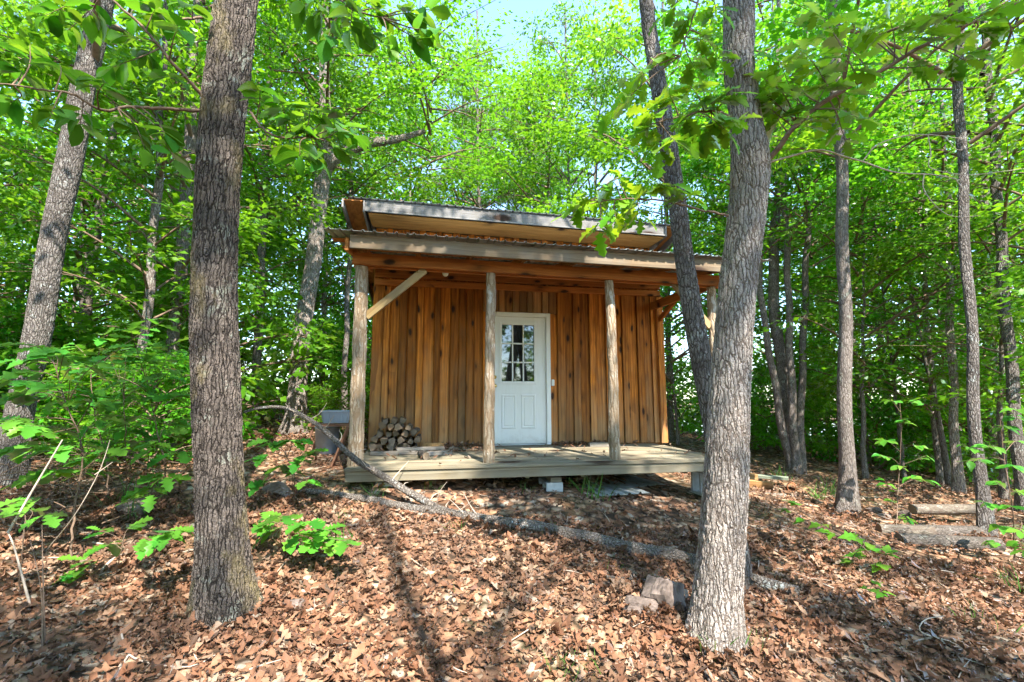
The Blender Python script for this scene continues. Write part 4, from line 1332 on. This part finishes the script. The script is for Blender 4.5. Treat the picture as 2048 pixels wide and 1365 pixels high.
sapling('oak_sapling', 'low oak sapling just right of the furrowed trunk by the raised branch', (590, 1000), A3([(588, 960, 4.35), (570, 900, 4.35)]),
        C3([(540, 882), (582, 880), (602, 912), (562, 932), (612, 962), (522, 962), (590, 945), (520, 915), (625, 900)], 4.3, .15, 24), L_SAP, .17, 7, seed=24)
sapling('oak_seedling', 'low spreading oak seedling on the dead leaves right of the furrowed trunk', (612, 1118), A3([(600, 1085, 3.75), (590, 1055, 3.75)]),
        C3([(560, 1032), (622, 1042), (600, 1072), (662, 1062), (692, 1082), (640, 1088), (540, 1062), (530, 1040)], 3.7, .15, 25), L_SAP, .17, 7, .005, 25, droop=.05, flat=.2)
sapling('oak_seedling', 'low oak seedling on the dead leaves left of the furrowed trunk', (230, 1150), A3([(240, 1110, 3.3), (250, 1070, 3.3)]),
        C3([(200, 1062), (300, 1082), (340, 1072), (262, 1052), (170, 1120), (210, 1090), (145, 1150), (360, 1060)], 3.3, .15, 26), L_SAP, .15, 6, .005, 26, droop=.1, flat=.2)
sapling('oak_seedling', 'single pale seedling poking up at the left picture edge', (40, 1190), A3([(45, 1100, 3.0), (50, 1030, 3.0)]), C3([(60, 1020), (20, 1030), (90, 1030)], 3.0, .08, 27), L_SAP, .13, 4, .004, 27)
sapling('vine_seedling', 'bright lime-leaved seedling trailing over dead leaves right of the pale oak', (1755, 1150), A3([(1745, 1115, 3.9), (1705, 1080, 4.0), (1650, 1055, 4.15), (1590, 1015, 4.3)]),
        C3([(1572, 1020), (1602, 1040), (1640, 1050), (1662, 1066), (1712, 1076), (1742, 1100), (1720, 1112), (1772, 1106), (1700, 1126), (1762, 1130), (1590, 1006)], lambda a, b: 4.3 - (a - 1570) * .002, .06, 28), L_MAP, .11, 4, .004, 28, droop=.1, flat=.2)
sapling('vine_seedling', 'tiny lime-leaved seedling below the trailing one at right', (1755, 1215), A3([(1750, 1180, 3.35)]), C3([(1735, 1178), (1765, 1186), (1750, 1165)], 3.35, .05, 29), L_MAP, .08, 3, .003, 29, droop=.05, flat=.2)
sapling('maple_sapling', 'thin-stemmed sapling with layered leaves before the pond gap at right', (1792, 1068), A3([(1796, 980, 6.1), (1802, 880, 6.1), (1800, 800, 6.1)]),
        C3([(1770, 962), (1800, 932), (1832, 952), (1852, 912), (1780, 1002), (1812, 1040), (1842, 892), (1770, 880), (1810, 840), (1760, 910), (1830, 800), (1780, 800), (1855, 960)], 6.0, .3, 30), L_SAPH, .12, 7, .006, 30)
sapling('maple_sapling', 'leafy sapling bush at the right picture edge beside the log pile', (2030, 1115), A3([(2025, 1020, 4.7), (2010, 930, 4.7), (2000, 840, 4.7)]),
        C3([(1990, 962), (2032, 932), (1962, 1002), (2022, 1012), (2000, 1052), (2040, 1062), (1940, 922), (1972, 892), (2040, 882), (2010, 852), (2045, 980), (1985, 1085), (1925, 890), (2035, 820), (2045, 1100)], 4.6, .3, 31), L_SAPH, .115, 8, .007, 31)

# ------------------------------------------------------------------ fallen limb, rocks, logs, lumber
lp = [on_ground(1600, 1195), on_ground(1490, 1165), on_ground(1395, 1132), on_ground(1250, 1102), on_ground(1100, 1068), on_ground(960, 1046), on_ground(890, 1030)]
for p in lp: p.z += .034
up = [at(830, 992, lp[-1].y + .05), at(775, 958, lp[-1].y + .08), at(715, 922, lp[-1].y + .10), at(660, 872, lp[-1].y + .15), at(620, 840, lp[-1].y + .2), at(575, 818, lp[-1].y + .25), at(530, 815, lp[-1].y + .3), at(490, 824, lp[-1].y + .35)]
fb = Vector((lp[4].x, lp[4].y, G(lp[4].x, lp[4].y)))
limb = empty('fallen_limb', fb, 'long lichen-covered fallen limb lying across the clearing, its end raised by the porch', 'fallen branch')
Q = spline([tuple(p - fb) for p in lp + up], 200)
k = 24
R = np.interp(np.linspace(0, 1, 200), [0, .15, .45, .55, .8, 1], [.042, .058, .055, .040, .027, .013])
rr = np.random.default_rng(3)
RR = R[:, None] * (1 + .10 * np.sin(np.linspace(0, 60, 200))[:, None] * np.sin(np.arange(k) * .9)[None] + rr.normal(size=(200, k)) * .035)
V, Fc = tube_geo(Q, RR, k)
b = MB(); b.add(V, Fc, 0, True); b.add(V, [tuple(range(k))[::-1], tuple(range(199 * k, 200 * k))])
obj('main_stem', b.mesh('main_stem'), limb, mats=M['log_lichen'])
s2 = [Vector(Q[108]) + fb] + [on_ground(a, c) + Vector((0, 0, .03)) for a, c in ((820, 1022), (740, 1006), (660, 994), (598, 988))]
Q2 = spline([tuple(p - fb) for p in s2], 80)
V, Fc = tube_geo(Q2, np.linspace(.042, .026, 80)[:, None] * (1 + rr.normal(size=(80, 20)) * .045), 20)
b = MB(); b.add(V, Fc, 0, True); b.add(V, [tuple(range(20))[::-1], tuple(range(79 * 20, 80 * 20))])
obj('side_stem', b.mesh('side_stem'), limb, mats=M['log_lichen'])
b = MB()
for i in range(16):                                        # broken twig stubs
    j = rr.integers(90, 195)
    d = rr.normal(size=3); d[2] = abs(d[2]); d /= np.linalg.norm(d)
    p = Q[j]
    L_ = rr.uniform(.06, .3)
    b.tube(spline([p, p + d * L_ * .5 + rr.normal(size=3) * .02, p + d * L_], 6), np.linspace(.006, .002, 6), 5)
obj('twig_stubs', b.mesh('twig_stubs'), limb, mats=M['twig_pale'])['kind'] = 'stuff'


def rock(name, label, px, py, size, seed, mat='stone', cat='rock', flat=.6, rz=0, sub=4, group=None, sink=.25):
    import bmesh
    bm = bmesh.new()
    bmesh.ops.create_icosphere(bm, subdivisions=sub, radius=1.0)
    r = np.random.default_rng(seed)
    planes = [Vector(r.normal(size=3)).normalized() for _ in range(11)]
    for v in bm.verts:
        d = v.co.normalized()
        s_ = 1.0
        for i, q in enumerate(planes):
            c_ = d.dot(q)
            lim = .42 + .30 * ((i * 37 % 10) / 10)
            if c_ * s_ > lim: s_ = lim / c_
        n_ = math.sin(d.x * 7 + seed) * math.sin(d.y * 6) * math.sin(d.z * 8 + 2) * .05 + math.sin(d.x * 19) * math.sin(d.z * 23 + d.y * 17) * .018
        v.co = d * (s_ + n_)
        v.co.x *= size[0]; v.co.y *= size[1]; v.co.z *= size[2]
    me_ = bpy.data.meshes.new(name)
    bm.to_mesh(me_); bm.free()
    for p_ in me_.polygons: p_.use_smooth = False
    g_ = on_ground(px, py)
    o_ = obj(name, me_, None, (g_.x, g_.y, G(g_.x, g_.y) + size[2] * (1 - 2 * sink) * .6), M[mat])
    o_.rotation_euler = (0, 0, rz)
    return tag(o_, label, cat, group)


rock('rock', 'jagged upright pale rock on the leaves left of the oak foot', 1326, 1222, (.17, .13, .26), 4)
rock('rock', 'flat purplish rock lying against the upright one by the oak', 1278, 1220, (.17, .12, .10), 6, rz=.4)
rock('rock', 'flat pale rock on the slope left of the furrowed tree', 262, 1026, (.26, .18, .12), 8)
rock('rock', 'pinkish rock at the end of the side stem right of the furrowed tree', 556, 994, (.20, .14, .11), 10)
rock('rock', 'grey rock at the foot of the straight mid-sized trunk', 1752, 1025, (.16, .12, .07), 12)
rock('rock', 'greenish flat rock among the stones left of the log pile', 1768, 1035, (.14, .12, .05), 14, rz=.5)
rock('rock', 'grey rock next to the cut logs at right', 1812, 1035, (.14, .11, .09), 15)
rock('rock', 'small round stone on the leaves in front of the cut logs', 1852, 1086, (.055, .05, .035), 16)
rock('rock', 'small pale rock near the leaf-strewn root right of the furrowed tree', 590, 1216, (.09, .06, .05), 18)


def log(name, label, c, length, rad, heading, mat_bark, seed, cat='log', group=None, wedge=False, pitch=0.0, parent=None, ends='endgrain'):
    """log along local y; round or split wedge, bark and cut-end materials"""
    r = np.random.default_rng(seed)
    b_ = MB()
    if wedge:
        prof = [(0, -.75), (.85, .25), (.62, .62), (.25, .82), (-.25, .80), (-.62, .6), (-.85, .2)]
        a0 = r.uniform(0, 6.28)
        prof = [((x * math.cos(a0) - z * math.sin(a0)) * rad * r.uniform(.93, 1.07), (x * math.sin(a0) + z * math.cos(a0)) * rad * r.uniform(.93, 1.07)) for x, z in prof]
        n_ = len(prof)
        V_ = [(x, 0, z) for x, z in prof] + [(x * r.uniform(.9, 1.1), length, z * r.uniform(.9, 1.1)) for x, z in prof]
        for i in range(n_):
            b_.add(V_, [(i, (i + 1) % n_, n_ + (i + 1) % n_, n_ + i)], 1 if i in (0, n_ - 1) else 0)
        b_.add(V_, [tuple(range(n_))[::-1], tuple(range(n_, 2 * n_))], 1)
    else:
        n_, m_ = 16, 8
        R_ = rad * (1 + r.normal(size=(m_, n_)) * .025 + .06 * np.sin(np.arange(n_) * .8 + seed)[None])
        V_, F_ = tube_geo([(0, length * q / (m_ - 1), 0) for q in range(m_)], R_, n_)
        b_.add(V_, F_, 0, True)
        b_.add(V_, [tuple(range(n_))[::-1], tuple(range((m_ - 1) * n_, m_ * n_))], 1)
    me_ = b_.mesh(name)
    o_ = obj(name, me_, None, c, [M[mat_bark], M[ends]])
    o_.rotation_euler = (pitch, r.uniform(-.1, .1), heading)
    return tag(o_, label, cat, group)


# cut logs beside the right-hand trunk
g1 = on_ground(1985, 1052)
for lab, px, py, L_, rd, hd, dz, wdg, mt in (
        ('pale debarked log lying on top of the pile beside the dark trunk', 1985, 1052, 1.1, .066, 1.60, .22, False, 'log_pale'),
        ('dark charred log under the pale one in the pile at right', 1985, 1078, 1.05, .085, 1.52, .06, False, 'log_bark'),
        ('dark log at the front of the pile, nearest the camera', 2000, 1100, .95, .075, 1.40, .05, False, 'log_bark'),
        ('short grey log sticking out left of the cut log pile', 1868, 1078, .55, .075, 1.35, .06, False, 'log_pale'),
        ('grey half-buried log behind the pale one at right', 1960, 1028, 1.0, .07, 1.62, .05, False, 'log_bark')):
    p = on_ground(px, py)
    log('cut_log', lab, (p.x, p.y, G(p.x, p.y) + dz), L_, rd, hd, mt, int(px + py), wedge=wdg)
# lumber offcuts and a clay pipe right of the cabin
def lumber(name, label, px, py, L_, wd, ht, heading, mat, dz=0.0, cat='lumber'):
    p = on_ground(px, py)
    b_ = MB(); b_.box(0, L_, 0, wd, 0, ht, .004)
    o_ = obj(name, b_.mesh(name), None, (p.x, p.y, G(p.x, p.y) + dz), M[mat])
    o_.rotation_euler = (0, 0, heading)
    return tag(o_, label, cat)


lumber('timber_block', 'orange square timber block behind the pale oak trunk', 1492, 966, .24, .14, .14, .1, 'lumber')
lumber('timber_beam', 'brown timber beam lying end-on right of the orange block', 1548, 980, .75, .12, .13, 2.5, 'lumber')
lumber('green_board', 'pale green treated boards laid on the brown timber beam', 1578, 972, .8, .16, .05, 2.6, 'lumber_green', .11)
lumber('thin_board', 'thin grey board on the leaves before the brown timber', 1572, 992, .40, .10, .03, 2.7, 'plank', .0)
p = on_ground(1584, 984)
b = MB()
b.lathe([(.055, 0), (.07, 0), (.07, .30), (.055, .30), (.055, 0)], 24)
o = obj('clay_pipe', b.mesh('clay_pipe'), None, (p.x, p.y, G(p.x, p.y) + .06), M['terracotta'])
o.rotation_euler = (math.pi / 2 + .05, 0, 2.6)
tag(o, 'short terracotta pipe section lying by the timber offcuts', 'pipe')

# concrete blocks carrying the deck, roofing sheets beneath it
def cinder(label, u0, v0, top, h=.19):
    g_ = cab(u0, v0, 0)
    b_ = MB()
    L_, W_ = .39, .19
    outer = [(0, 0), (L_, 0), (L_, h), (0, h)]
    holes = [[(.03, .03), (.18, .03), (.18, h - .03), (.03, h - .03)], [(.21, .03), (.36, .03), (.36, h - .03), (.21, h - .03)]]
    for x_, fl in ((0, False), (W_, True)):                # cored faces
        for y0, y1, z0, z1 in ((0, L_, 0, .03), (0, L_, h - .03, h), (0, .03, .03, h - .03), (.18, .21, .03, h - .03), (.36, L_, .03, h - .03)):
            q = [(x_, y0, z0), (x_, y1, z0), (x_, y1, z1), (x_, y0, z1)]
            b_.add(q, [(0, 1, 2, 3) if fl else (3, 2, 1, 0)])
    for a_, b2 in ((0, 1), (1, 2), (2, 3), (3, 0)):
        y0, z0 = outer[a_]; y1, z1 = outer[b2]
        b_.add([(0, y0, z0), (W_, y0, z0), (W_, y1, z1), (0, y1, z1)], [(0, 1, 2, 3)])
        for hl in holes:
            y0_, z0_ = hl[a_]; y1_, z1_ = hl[b2]
            b_.add([(0, y0_, z0_), (W_, y0_, z0_), (W_, y1_, z1_), (0, y1_, z1_)], [(3, 2, 1, 0)])
    o_ = obj('concrete_block', b_.mesh('concrete_block'), None, cab(u0, v0, top - h), M['concrete'])
    o_.rotation_euler = (0, 0, YAW)
    return tag(o_, label, 'block')


cinder('hollow concrete block under the middle of the deck edge', 2.14, .05, .505)
board_o = MB(); board_o.box(0, .13, 0, .2, 0, .055, .004)
o = obj('wood_shim', board_o.mesh('wood_shim'), None, cab(2.19, .06, .507), M['deck'])
o.rotation_euler = (0, 0, YAW); tag(o, 'short wood shim between the concrete block and the deck', 'wood block')
cinder('concrete block under the left end of the deck', .28, .10, .56)
cinder('concrete block under the right end of the deck behind the oak', 4.14, .05, .56, .30)
for lab, u0, v0, hd in (('ribbed metal roofing sheet on the ground under the deck, nearest the front', 2.72, -.12, .12), ('second ribbed roofing sheet lying deeper under the deck', 3.2, .35, .2)):
    g_ = cab(u0, v0, 0)
    e_ = cab(u0, v0 + 1.7, 0)
    o = ribbed_sheet('roofing_sheet', None, 0, .62, 0, 1.7, 0, .02, M['metal_under'], pitch=.14, rib=.022)
    o.location = (g_.x, g_.y, max(G(g_.x, g_.y), G(g_.x + .6, g_.y + .1)) + .02)
    o.rotation_euler = (0, 0, YAW + hd)
    tag(o, lab, 'metal sheet')

# firewood stack on the left of the porch
r = np.random.default_rng(9)
row_n = [6, 6, 5, 4, 3]
zz = .732
idx = 0
top_row = []
for j, cnt in enumerate(row_n):
    rad_row = .056
    for i in range(cnt):
        rd = r.uniform(.044, .070)
        u0 = .08 + .05 * j * .8 + i * .112 + r.uniform(-.014, .014)
        c_ = cab(u0, 1.38 + r.uniform(-.11, .08), zz + rd + r.uniform(-.006, .008))
        wd = r.random() < .8
        if j == 4 and i == 0: lab = 'topmost round log on the left of the porch firewood stack'
        elif j == 4 and i == 1: lab = 'topmost middle log of the porch firewood stack'
        elif j == 4 and i == 2: lab = 'topmost right log of the porch firewood stack'
        elif j == 0 and i == 5: lab = 'bottom right log at the end of the porch firewood stack'
        elif wd: lab = 'split firewood wedge in the stack at the left end of the porch'
        else: lab = 'round firewood log in the stack at the left end of the porch'
        log('firewood_log', lab, c_, r.uniform(.38, .46), rd, YAW + r.uniform(-.1, .1), 'log_bark' if idx % 4 else 'log_pale', 300 + idx, 'firewood', 'firewood stacked on the porch', wd)
        idx += 1
    zz += .090


def on_deck(name, label, u0, v0, L_, wd, ht, rot, mat, dz=0, cat='board', tilt=0.0):
    b_ = MB(); b_.box(0, L_, 0, wd, 0, ht, .004, warp=.002)
    o_ = obj(name, b_.mesh(name), None, cab(u0, v0, .733 + dz), M[mat])
    o_.rotation_euler = (tilt, 0, YAW + rot)
    return tag(o_, label, cat)


on_deck('loose_board', 'long weathered board lying before the firewood stack', .10, 1.02, .78, .12, .04, .03, 'plank')
on_deck('loose_board', 'second weathered board laid on top of the long one by the firewood', .42, 1.10, .62, .11, .035, .10, 'plank', .041)
on_deck('loose_board', 'short angled board beside the small log on the deck', .80, .82, .36, .09, .05, .42, 'plank')
on_deck('loose_board', 'small dark board leaning flat by the wall right of the second post', 3.18, 1.52, .40, .09, .06, -.05, 'plank')
log('short_log', 'short grey log lying alone on the deck before the boards', cab(.80, .50, .775), .30, .042, YAW + .25, 'log_bark', 501, 'log')
log('orange_log', 'freshly split orange log at the foot of the firewood stack', cab(1.02, 1.45, .785), .28, .055, YAW + 1.2, 'lumber', 502, 'firewood', wedge=True, ends='lumber')

# table with plastic bin and galvanised tub left of the porch
tp = at(672, 846, 6.3)
tb = Vector((tp.x, tp.y, G(tp.x, tp.y)))
tab = empty('work_table', tb, 'small rusty-brown stand left of the porch holding a grey bin', 'table', rz=.12)
zt = tp.z - tb.z
b = MB(); b.box(-.30, .30, -.22, .22, zt - .04, zt, .004)
obj('table_top', b.mesh('table_top'), tab, mats=M['rust'])
for sx in (-1, 1):
    for sy in (-1, 1):
        b = MB()
        b.tube([(sx * .36, sy * .2, -.02), (sx * .24, sy * .17, zt - .041)], [.018, .018], 6)
        obj('leg', b.mesh('leg'), tab, mats=M['rust'])


def tub(name, label, loc, w0, w1, d0, d1, h_, mat, cat, rz):
    b_ = MB()
    ch = .03
    def ring(w_, d_, z): return [(-w_ + ch, -d_, z), (w_ - ch, -d_, z), (w_, -d_ + ch, z), (w_, d_ - ch, z), (w_ - ch, d_, z), (-w_ + ch, d_, z), (-w_, d_ - ch, z), (-w_, -d_ + ch, z)]
    rings = [ring(w0, d0, 0), ring(w1, d1, h_ - .02), ring(w1 + .018, d1 + .018, h_ - .02), ring(w1 + .018, d1 + .018, h_), ring(w1 - .01, d1 - .01, h_), ring(w0 - .01, d0 - .01, .012)]
    V_ = [p_ for rg in rings for p_ in rg]
    F_ = [tuple(range(8))[::-1], tuple(range(40, 48))]
    for j in range(5):
        for i in range(8): F_.append((j * 8 + i, j * 8 + (i + 1) % 8, j * 8 + 8 + (i + 1) % 8, j * 8 + 8 + i))
    b_.add(V_, F_)
    for x_ in (-.5, 0, .5):                                # moulded ribs on the long side
        b_.box(w0 * x_ - .012, w0 * x_ + .012, -d1 - .006, -d0 + .01, .02, h_ - .03, .003)
    o_ = obj(name, b_.mesh(name), None, loc, M[mat])
    o_.rotation_euler = (0, 0, rz)
    return tag(o_, label, cat)


tub('storage_bin', 'grey-blue plastic bin standing on the small stand left of the porch', (tp.x + .02, tp.y, tp.z + .002), .165, .195, .12, .14, .165, 'plastic', 'bin', .12)
tq = at(668, 880, 6.75)
b = MB()
zb_ = G(tq.x, tq.y)
b.lathe([(0, .01), (.13, .01), (.14, .03), (.165, .36), (.175, .37), (.175, .385), (.16, .385), (.13, .03), (0, .025)], 28)
o = obj('metal_tub', b.mesh('metal_tub'), None, (tq.x, tq.y - .25, zb_ - .01), M['tub'])
tag(o, 'galvanised metal tub standing before the small stand', 'tub')
pA, pB = on_ground(664, 934), at(704, 838, 5.6)
b = MB(); b.box(0, (pB - pA).length, -.035, .035, -.012, .012, .003)
o = obj('leaning_plank', b.mesh('leaning_plank'), None, pA, M['rust'])
o.rotation_euler = (pB - pA).to_track_quat('X', 'Z').to_euler()
tag(o, 'dark narrow slat leaning against the left porch corner', 'slat')

# bare stems, sticks and the dead brush at the left
def sticks(name, label, paths, r0, r1, mat, cat='stick'):
    P0 = Vector(paths[0][0])
    t_ = Vector((P0.x, P0.y, G(P0.x, P0.y)))
    b_ = MB()
    for pth in paths:
        b_.tube(spline([tuple(Vector(p_) - t_) for p_ in pth], 14), np.linspace(r0, r1, 14), 6)
    return tag(obj(name, b_.mesh(name), None, t_, M[mat]), label, cat)


def gpath(*pts): return [on_ground(a, c) + Vector((0, 0, .02)) for a, c in pts]


sticks('dead_stem', 'pair of thin reddish dead stems standing at the lower left', [[on_ground(85, 1295), at(82, 1180, 2.75), at(60, 1080, 2.8)], [on_ground(90, 1290), at(86, 1150, 2.75), at(84, 1050, 2.8)]], .005, .002, 'twig', 'stem')
sticks('dead_stem', 'broken pale stake leaning at the lower left edge', [[on_ground(60, 1210), at(30, 1100, 3.0), at(16, 1065, 3.0)], [at(16, 1066, 3.0), at(60, 990, 3.05), at(125, 880, 3.1)]], .008, .004, 'twig_pale', 'stem')
sticks('dead_stem', 'long thin bent stem crossing diagonally in front of the left saplings', [[on_ground(90, 1105), at(150, 1030, 3.3), at(200, 940, 3.3), at(220, 880, 3.3)], [at(190, 950, 3.3), at(225, 925, 3.3)]], .005, .002, 'twig_pale', 'stem')
sticks('fallen_stick', 'curved bare stick on the leaves left of the furrowed tree', [gpath((200, 1150), (225, 1125), (255, 1112), (290, 1110)), gpath((235, 1118), (225, 1100), (185, 1090))], .012, .006, 'twig_pale')
sticks('fallen_stick', 'thin forked bare stick on the leaves at the bottom left', [gpath((242, 1275), (255, 1315), (300, 1335), (380, 1342), (430, 1318)), gpath((340, 1262), (370, 1290), (395, 1330)), gpath((255, 1320), (230, 1360))], .006, .003, 'twig_pale')
sticks('fallen_stick', 'white forked dead branch on the leaves at the bottom right', [gpath((1800, 1305), (1850, 1285), (1900, 1290), (1960, 1330)), [on_ground(1880, 1290) + Vector((0, 0, .03)), at(1840, 1262, 2.95), at(1850, 1240, 2.98), at(1890, 1232, 3.0)], gpath((1870, 1290), (1920, 1320), (1990, 1345))], .006, .002, 'twig_pale')
sticks('fallen_stick', 'grey stick lying in the leaves at the foot of the oak', [gpath((1392, 1310), (1405, 1340), (1420, 1372))], .009, .007, 'log_bark')
sticks('fallen_stick', 'second grey stick right of the oak foot at the picture bottom', [gpath((1445, 1325), (1470, 1365), (1480, 1380))], .010, .008, 'log_bark')
sticks('fallen_stick', 'dark stick pointing at the upright rock left of the oak', [gpath((1212, 1160), (1260, 1164), (1302, 1168))], .014, .009, 'log_bark')
rr = np.random.default_rng(31)
tw = []
for i in range(60):
    c_ = at(140 + rr.normal() * 70, 930 + rr.normal() * 28, 4.6 + rr.normal() * .3)
    c_.z = G(c_.x, c_.y) + rr.uniform(.02, .3)
    d = Vector((rr.normal(), rr.normal() * .6, rr.normal() * .25)) * .4
    tw.append([c_ - d, c_ + Vector(rr.normal(size=3)) * .05, c_ + d])
sticks('brush_pile', 'tangled pile of dead brush behind the left saplings', tw, .006, .002, 'twig', 'brush')

# ------------------------------------------------------------------ leaf litter and grass
def litter(n, ylo, yhi, size, seed, dens=1.0, tpls=(T_DEAD, T_DEAD2), lift=(.0, .025)):
    r = np.random.default_rng(seed)
    y = np.sqrt(r.uniform(ylo ** 2, yhi ** 2, n))
    x = r.uniform(-1.25, 1.25, n) * (y + .8)
    lu = (x - CAB_O.x) * CU.x + (y - CAB_O.y) * CU.y
    lv_ = (x - CAB_O.x) * CV.x + (y - CAB_O.y) * CV.y
    under = (lu > -.05) & (lu < 4.6) & (lv_ > .1)
    keep = ~under | ((lv_ < 1.0) & (r.random(n) < .35))
    # thin the cover here and there so the lower layer shows
    x, y = x[keep], y[keep]
    n = len(x)
    P = np.c_[x, y, gz(x, y) + r.uniform(*lift, n)]
    e = .05
    nx_ = -(gz(x + e, y) - gz(x - e, y)) / (2 * e)
    ny_ = -(gz(x, y + e) - gz(x, y - e)) / (2 * e)
    nm = np.c_[nx_, ny_, np.ones(n)] + r.normal(size=(n, 3)) * np.array([.42, .42, .1])
    flip = np.where(r.random(n) < .35, -1.0, 1.0)
    a = r.uniform(0, 6.28, n)
    d = np.c_[np.cos(a), np.sin(a), r.normal(size=n) * .28]
    lv = np.clip(r.beta(2.2, 2.0, n) + .06 * np.sin(x * 1.9 + y * 2.3), 0, 1)
    half = n // 2
    parts = []
    for sl, tp_ in ((slice(0, half), tpls[0]), (slice(half, n), tpls[1])):
        TV = tp_[0].copy()
        parts.append(leaf_cloud(P[sl], d[sl], nm[sl] * flip[sl][:, None], size * (.55 + .75 * r.random(len(P[sl]))), (TV, tp_[1]), lv[sl]))
    return join(parts)


V, Fc, A = join([litter(11000, 1.3, 4.6, .085, 1), litter(22000, 1.3, 4.6, .050, 2, lift=(0, .018), tpls=(T_BIT, T_BIT)), litter(9000, 4.4, 9.5, .08, 3), litter(12000, 4.4, 9.5, .06, 5, tpls=(T_BIT, T_BIT)), litter(9000, 9, 20, .12, 4, tpls=(T_BIT, T_BIT))])
rb_ = np.random.default_rng(91)
bank = []
def bank_at(x, y, r0, r1, n_, h_):
    a_ = rb_.uniform(0, 6.28, n_); q_ = rb_.random(n_)
    rr_ = r0 + (r1 - r0) * q_
    bx, by = x + rr_ * np.cos(a_), y + rr_ * np.sin(a_)
    bank.append(np.c_[bx, by, gz(bx, by) + h_ * (1 - q_) ** 1.5 + .01])
bank_at(left_base[0], left_base[1], .20, .45, 300, .025)
bank_at(right_base[0], right_base[1], .17, .42, 280, .025)
for px_, py_, r_ in ((1326, 1222, .14), (1278, 1220, .13), (262, 1022, .16), (556, 990, .15), (1692, 1030, .16), (1972, 1085, .14), (1462, 1085, .14)):
    g_ = on_ground(px_, py_)
    bank_at(g_.x, g_.y, r_ * .8, r_ * 2.0, 130, .045)
for j_ in range(0, 100, 3):
    p_ = Vector(Q[j_]) + fb
    bank_at(p_.x, p_.y, .06, .15, 9, .02)
BP = np.vstack(bank)
nb = len(BP)
aa = rb_.uniform(0, 6.28, nb)
Vb, Fb, Ab = leaf_cloud(BP, np.c_[np.cos(aa), np.sin(aa), rb_.normal(size=nb) * .3], np.array([0, 0, 1.0]) + rb_.normal(size=(nb, 3)) * .45, .075 * (.5 + .8 * rb_.random(nb)), T_DEAD, np.clip(rb_.beta(2.2, 2.0, nb), 0, 1))
V, Fc, A = join([(V, Fc, A), (Vb, Fb, Ab)])
# ragged random crumple so no two leaves match
V = V + rng.normal(size=V.shape) * .0045
tag(obj('leaf_litter', mesh_np('leaf_litter', V, Fc, A, smooth=True), mats=M['dead']), 'brown fallen oak leaves carpeting the forest floor', 'leaf litter', kind='stuff')
r = np.random.default_rng(12)
pu, pv = [], []
for (u0, u1, v0, v1, n_) in ((.9, 1.65, 1.25, 1.9, 130), (.1, 1.1, .85, 1.4, 50), (2.7, 3.6, 1.72, 1.92, 120), (1.0, 1.6, .9, 1.3, 30), (-.0, 4.4, .0, 1.9, 130)):
    pu += list(r.uniform(u0, u1, n_)); pv += list(v1 - (v1 - v0) * r.random(n_) ** 1.6)
P = np.array([tuple(cab(a, c, .738 + r.uniform(0, .03))) for a, c in zip(pu, pv)])
n_ = len(P)
a = r.uniform(0, 6.28, n_)
V, Fc, A = leaf_cloud(P, np.c_[np.cos(a), np.sin(a), r.normal(size=n_) * .25], np.array([0, 0, 1.0]) + r.normal(size=(n_, 3)) * .4, .075 * (.5 + .7 * r.random(n_)), T_DEAD)
tag(obj('porch_leaves', mesh_np('porch_leaves', V, Fc, A), mats=M['dead']), 'dry brown leaves blown against the cabin wall on the deck', 'leaf litter', kind='stuff')

tb_ = MB()
for i in range(260):
    y = math.sqrt(r.uniform(2.0 ** 2, 8.0 ** 2)); x = r.uniform(-1.2, 1.2) * (y + .5)
    q_ = (Vector((x, y, 0)) - CAB_O)
    if -.3 < q_.dot(CU) < 4.8 and q_.dot(CV) > -.1: continue
    a_ = r.uniform(0, 6.28); L_ = r.uniform(.06, .32)
    d_ = np.array([math.cos(a_), math.sin(a_)]) * L_ / 2
    m_ = np.array([x, y]) + r.normal(size=2) * .015
    pts_ = [(*(np.array([x, y]) - d_), 0), (*m_, 0), (*(np.array([x, y]) + d_), 0)]
    pts_ = [(p_[0], p_[1], G(p_[0], p_[1]) + .022) for p_ in pts_]
    tb_.tube(spline(pts_, 5), np.linspace(r.uniform(.002, .0055), .0015, 5), 4, cap=False)
tag(obj('twig_litter', tb_.mesh('twig_litter'), mats=M['twig_pale']), 'thin broken twigs strewn over the dead leaves', 'twigs', kind='stuff')
spots = [(1170, 985, 14, .22), (1195, 1000, 16, .30), (1150, 975, 8, .2), (680, 1040, 10, .12), (560, 1085, 10, .2), (620, 1095, 24, .16), (680, 1090, 20, .16), (760, 990, 14, .16), (860, 975, 16, .14), (915, 1060, 12, .12),
         (1440, 1305, 34, .16), (1500, 1300, 20, .16), (1130, 1350, 26, .10), (1180, 1335, 16, .1), (900, 1190, 4, .08), (1660, 990, 24, .3), (1640, 1000, 20, .25), (250, 1010, 16, .3), (270, 1040, 12, .25), (300, 985, 8, .3),
         (1100, 1060, 10, .1), (1560, 960, 30, .3), (2020, 1180, 20, .2), (1950, 1250, 12, .15), (1240, 1140, 6, .1), (760, 1310, 5, .1), (1050, 985, 10, .12)]
P, D, N_, S_ = [], [], [], []
for px, py, cnt, h_ in spots:
    g_ = on_ground(px, py)
    for i in range(cnt):
        x, y = g_.x + r.normal() * .06, g_.y + r.normal() * .06
        P.append((x, y, G(x, y) - .01)); D.append((r.normal() * .35, r.normal() * .35, 1.0)); N_.append((r.normal(), r.normal(), .1)); S_.append(h_ * r.uniform(.5, 1.2))
T_BLADE = template([(0, 0), (.1, .02), (.5, .018), (.8, .01), (1, 0)], fold=.3, bend=.45)
V, Fc, A = leaf_cloud(np.array(P), np.array(D), np.array(N_), np.array(S_), T_BLADE)
tag(obj('grass_tufts', mesh_np('grass_tufts', V, Fc, A), mats=M['grass']), 'thin green grass blades scattered through the dead leaves', 'grass', kind='stuff')
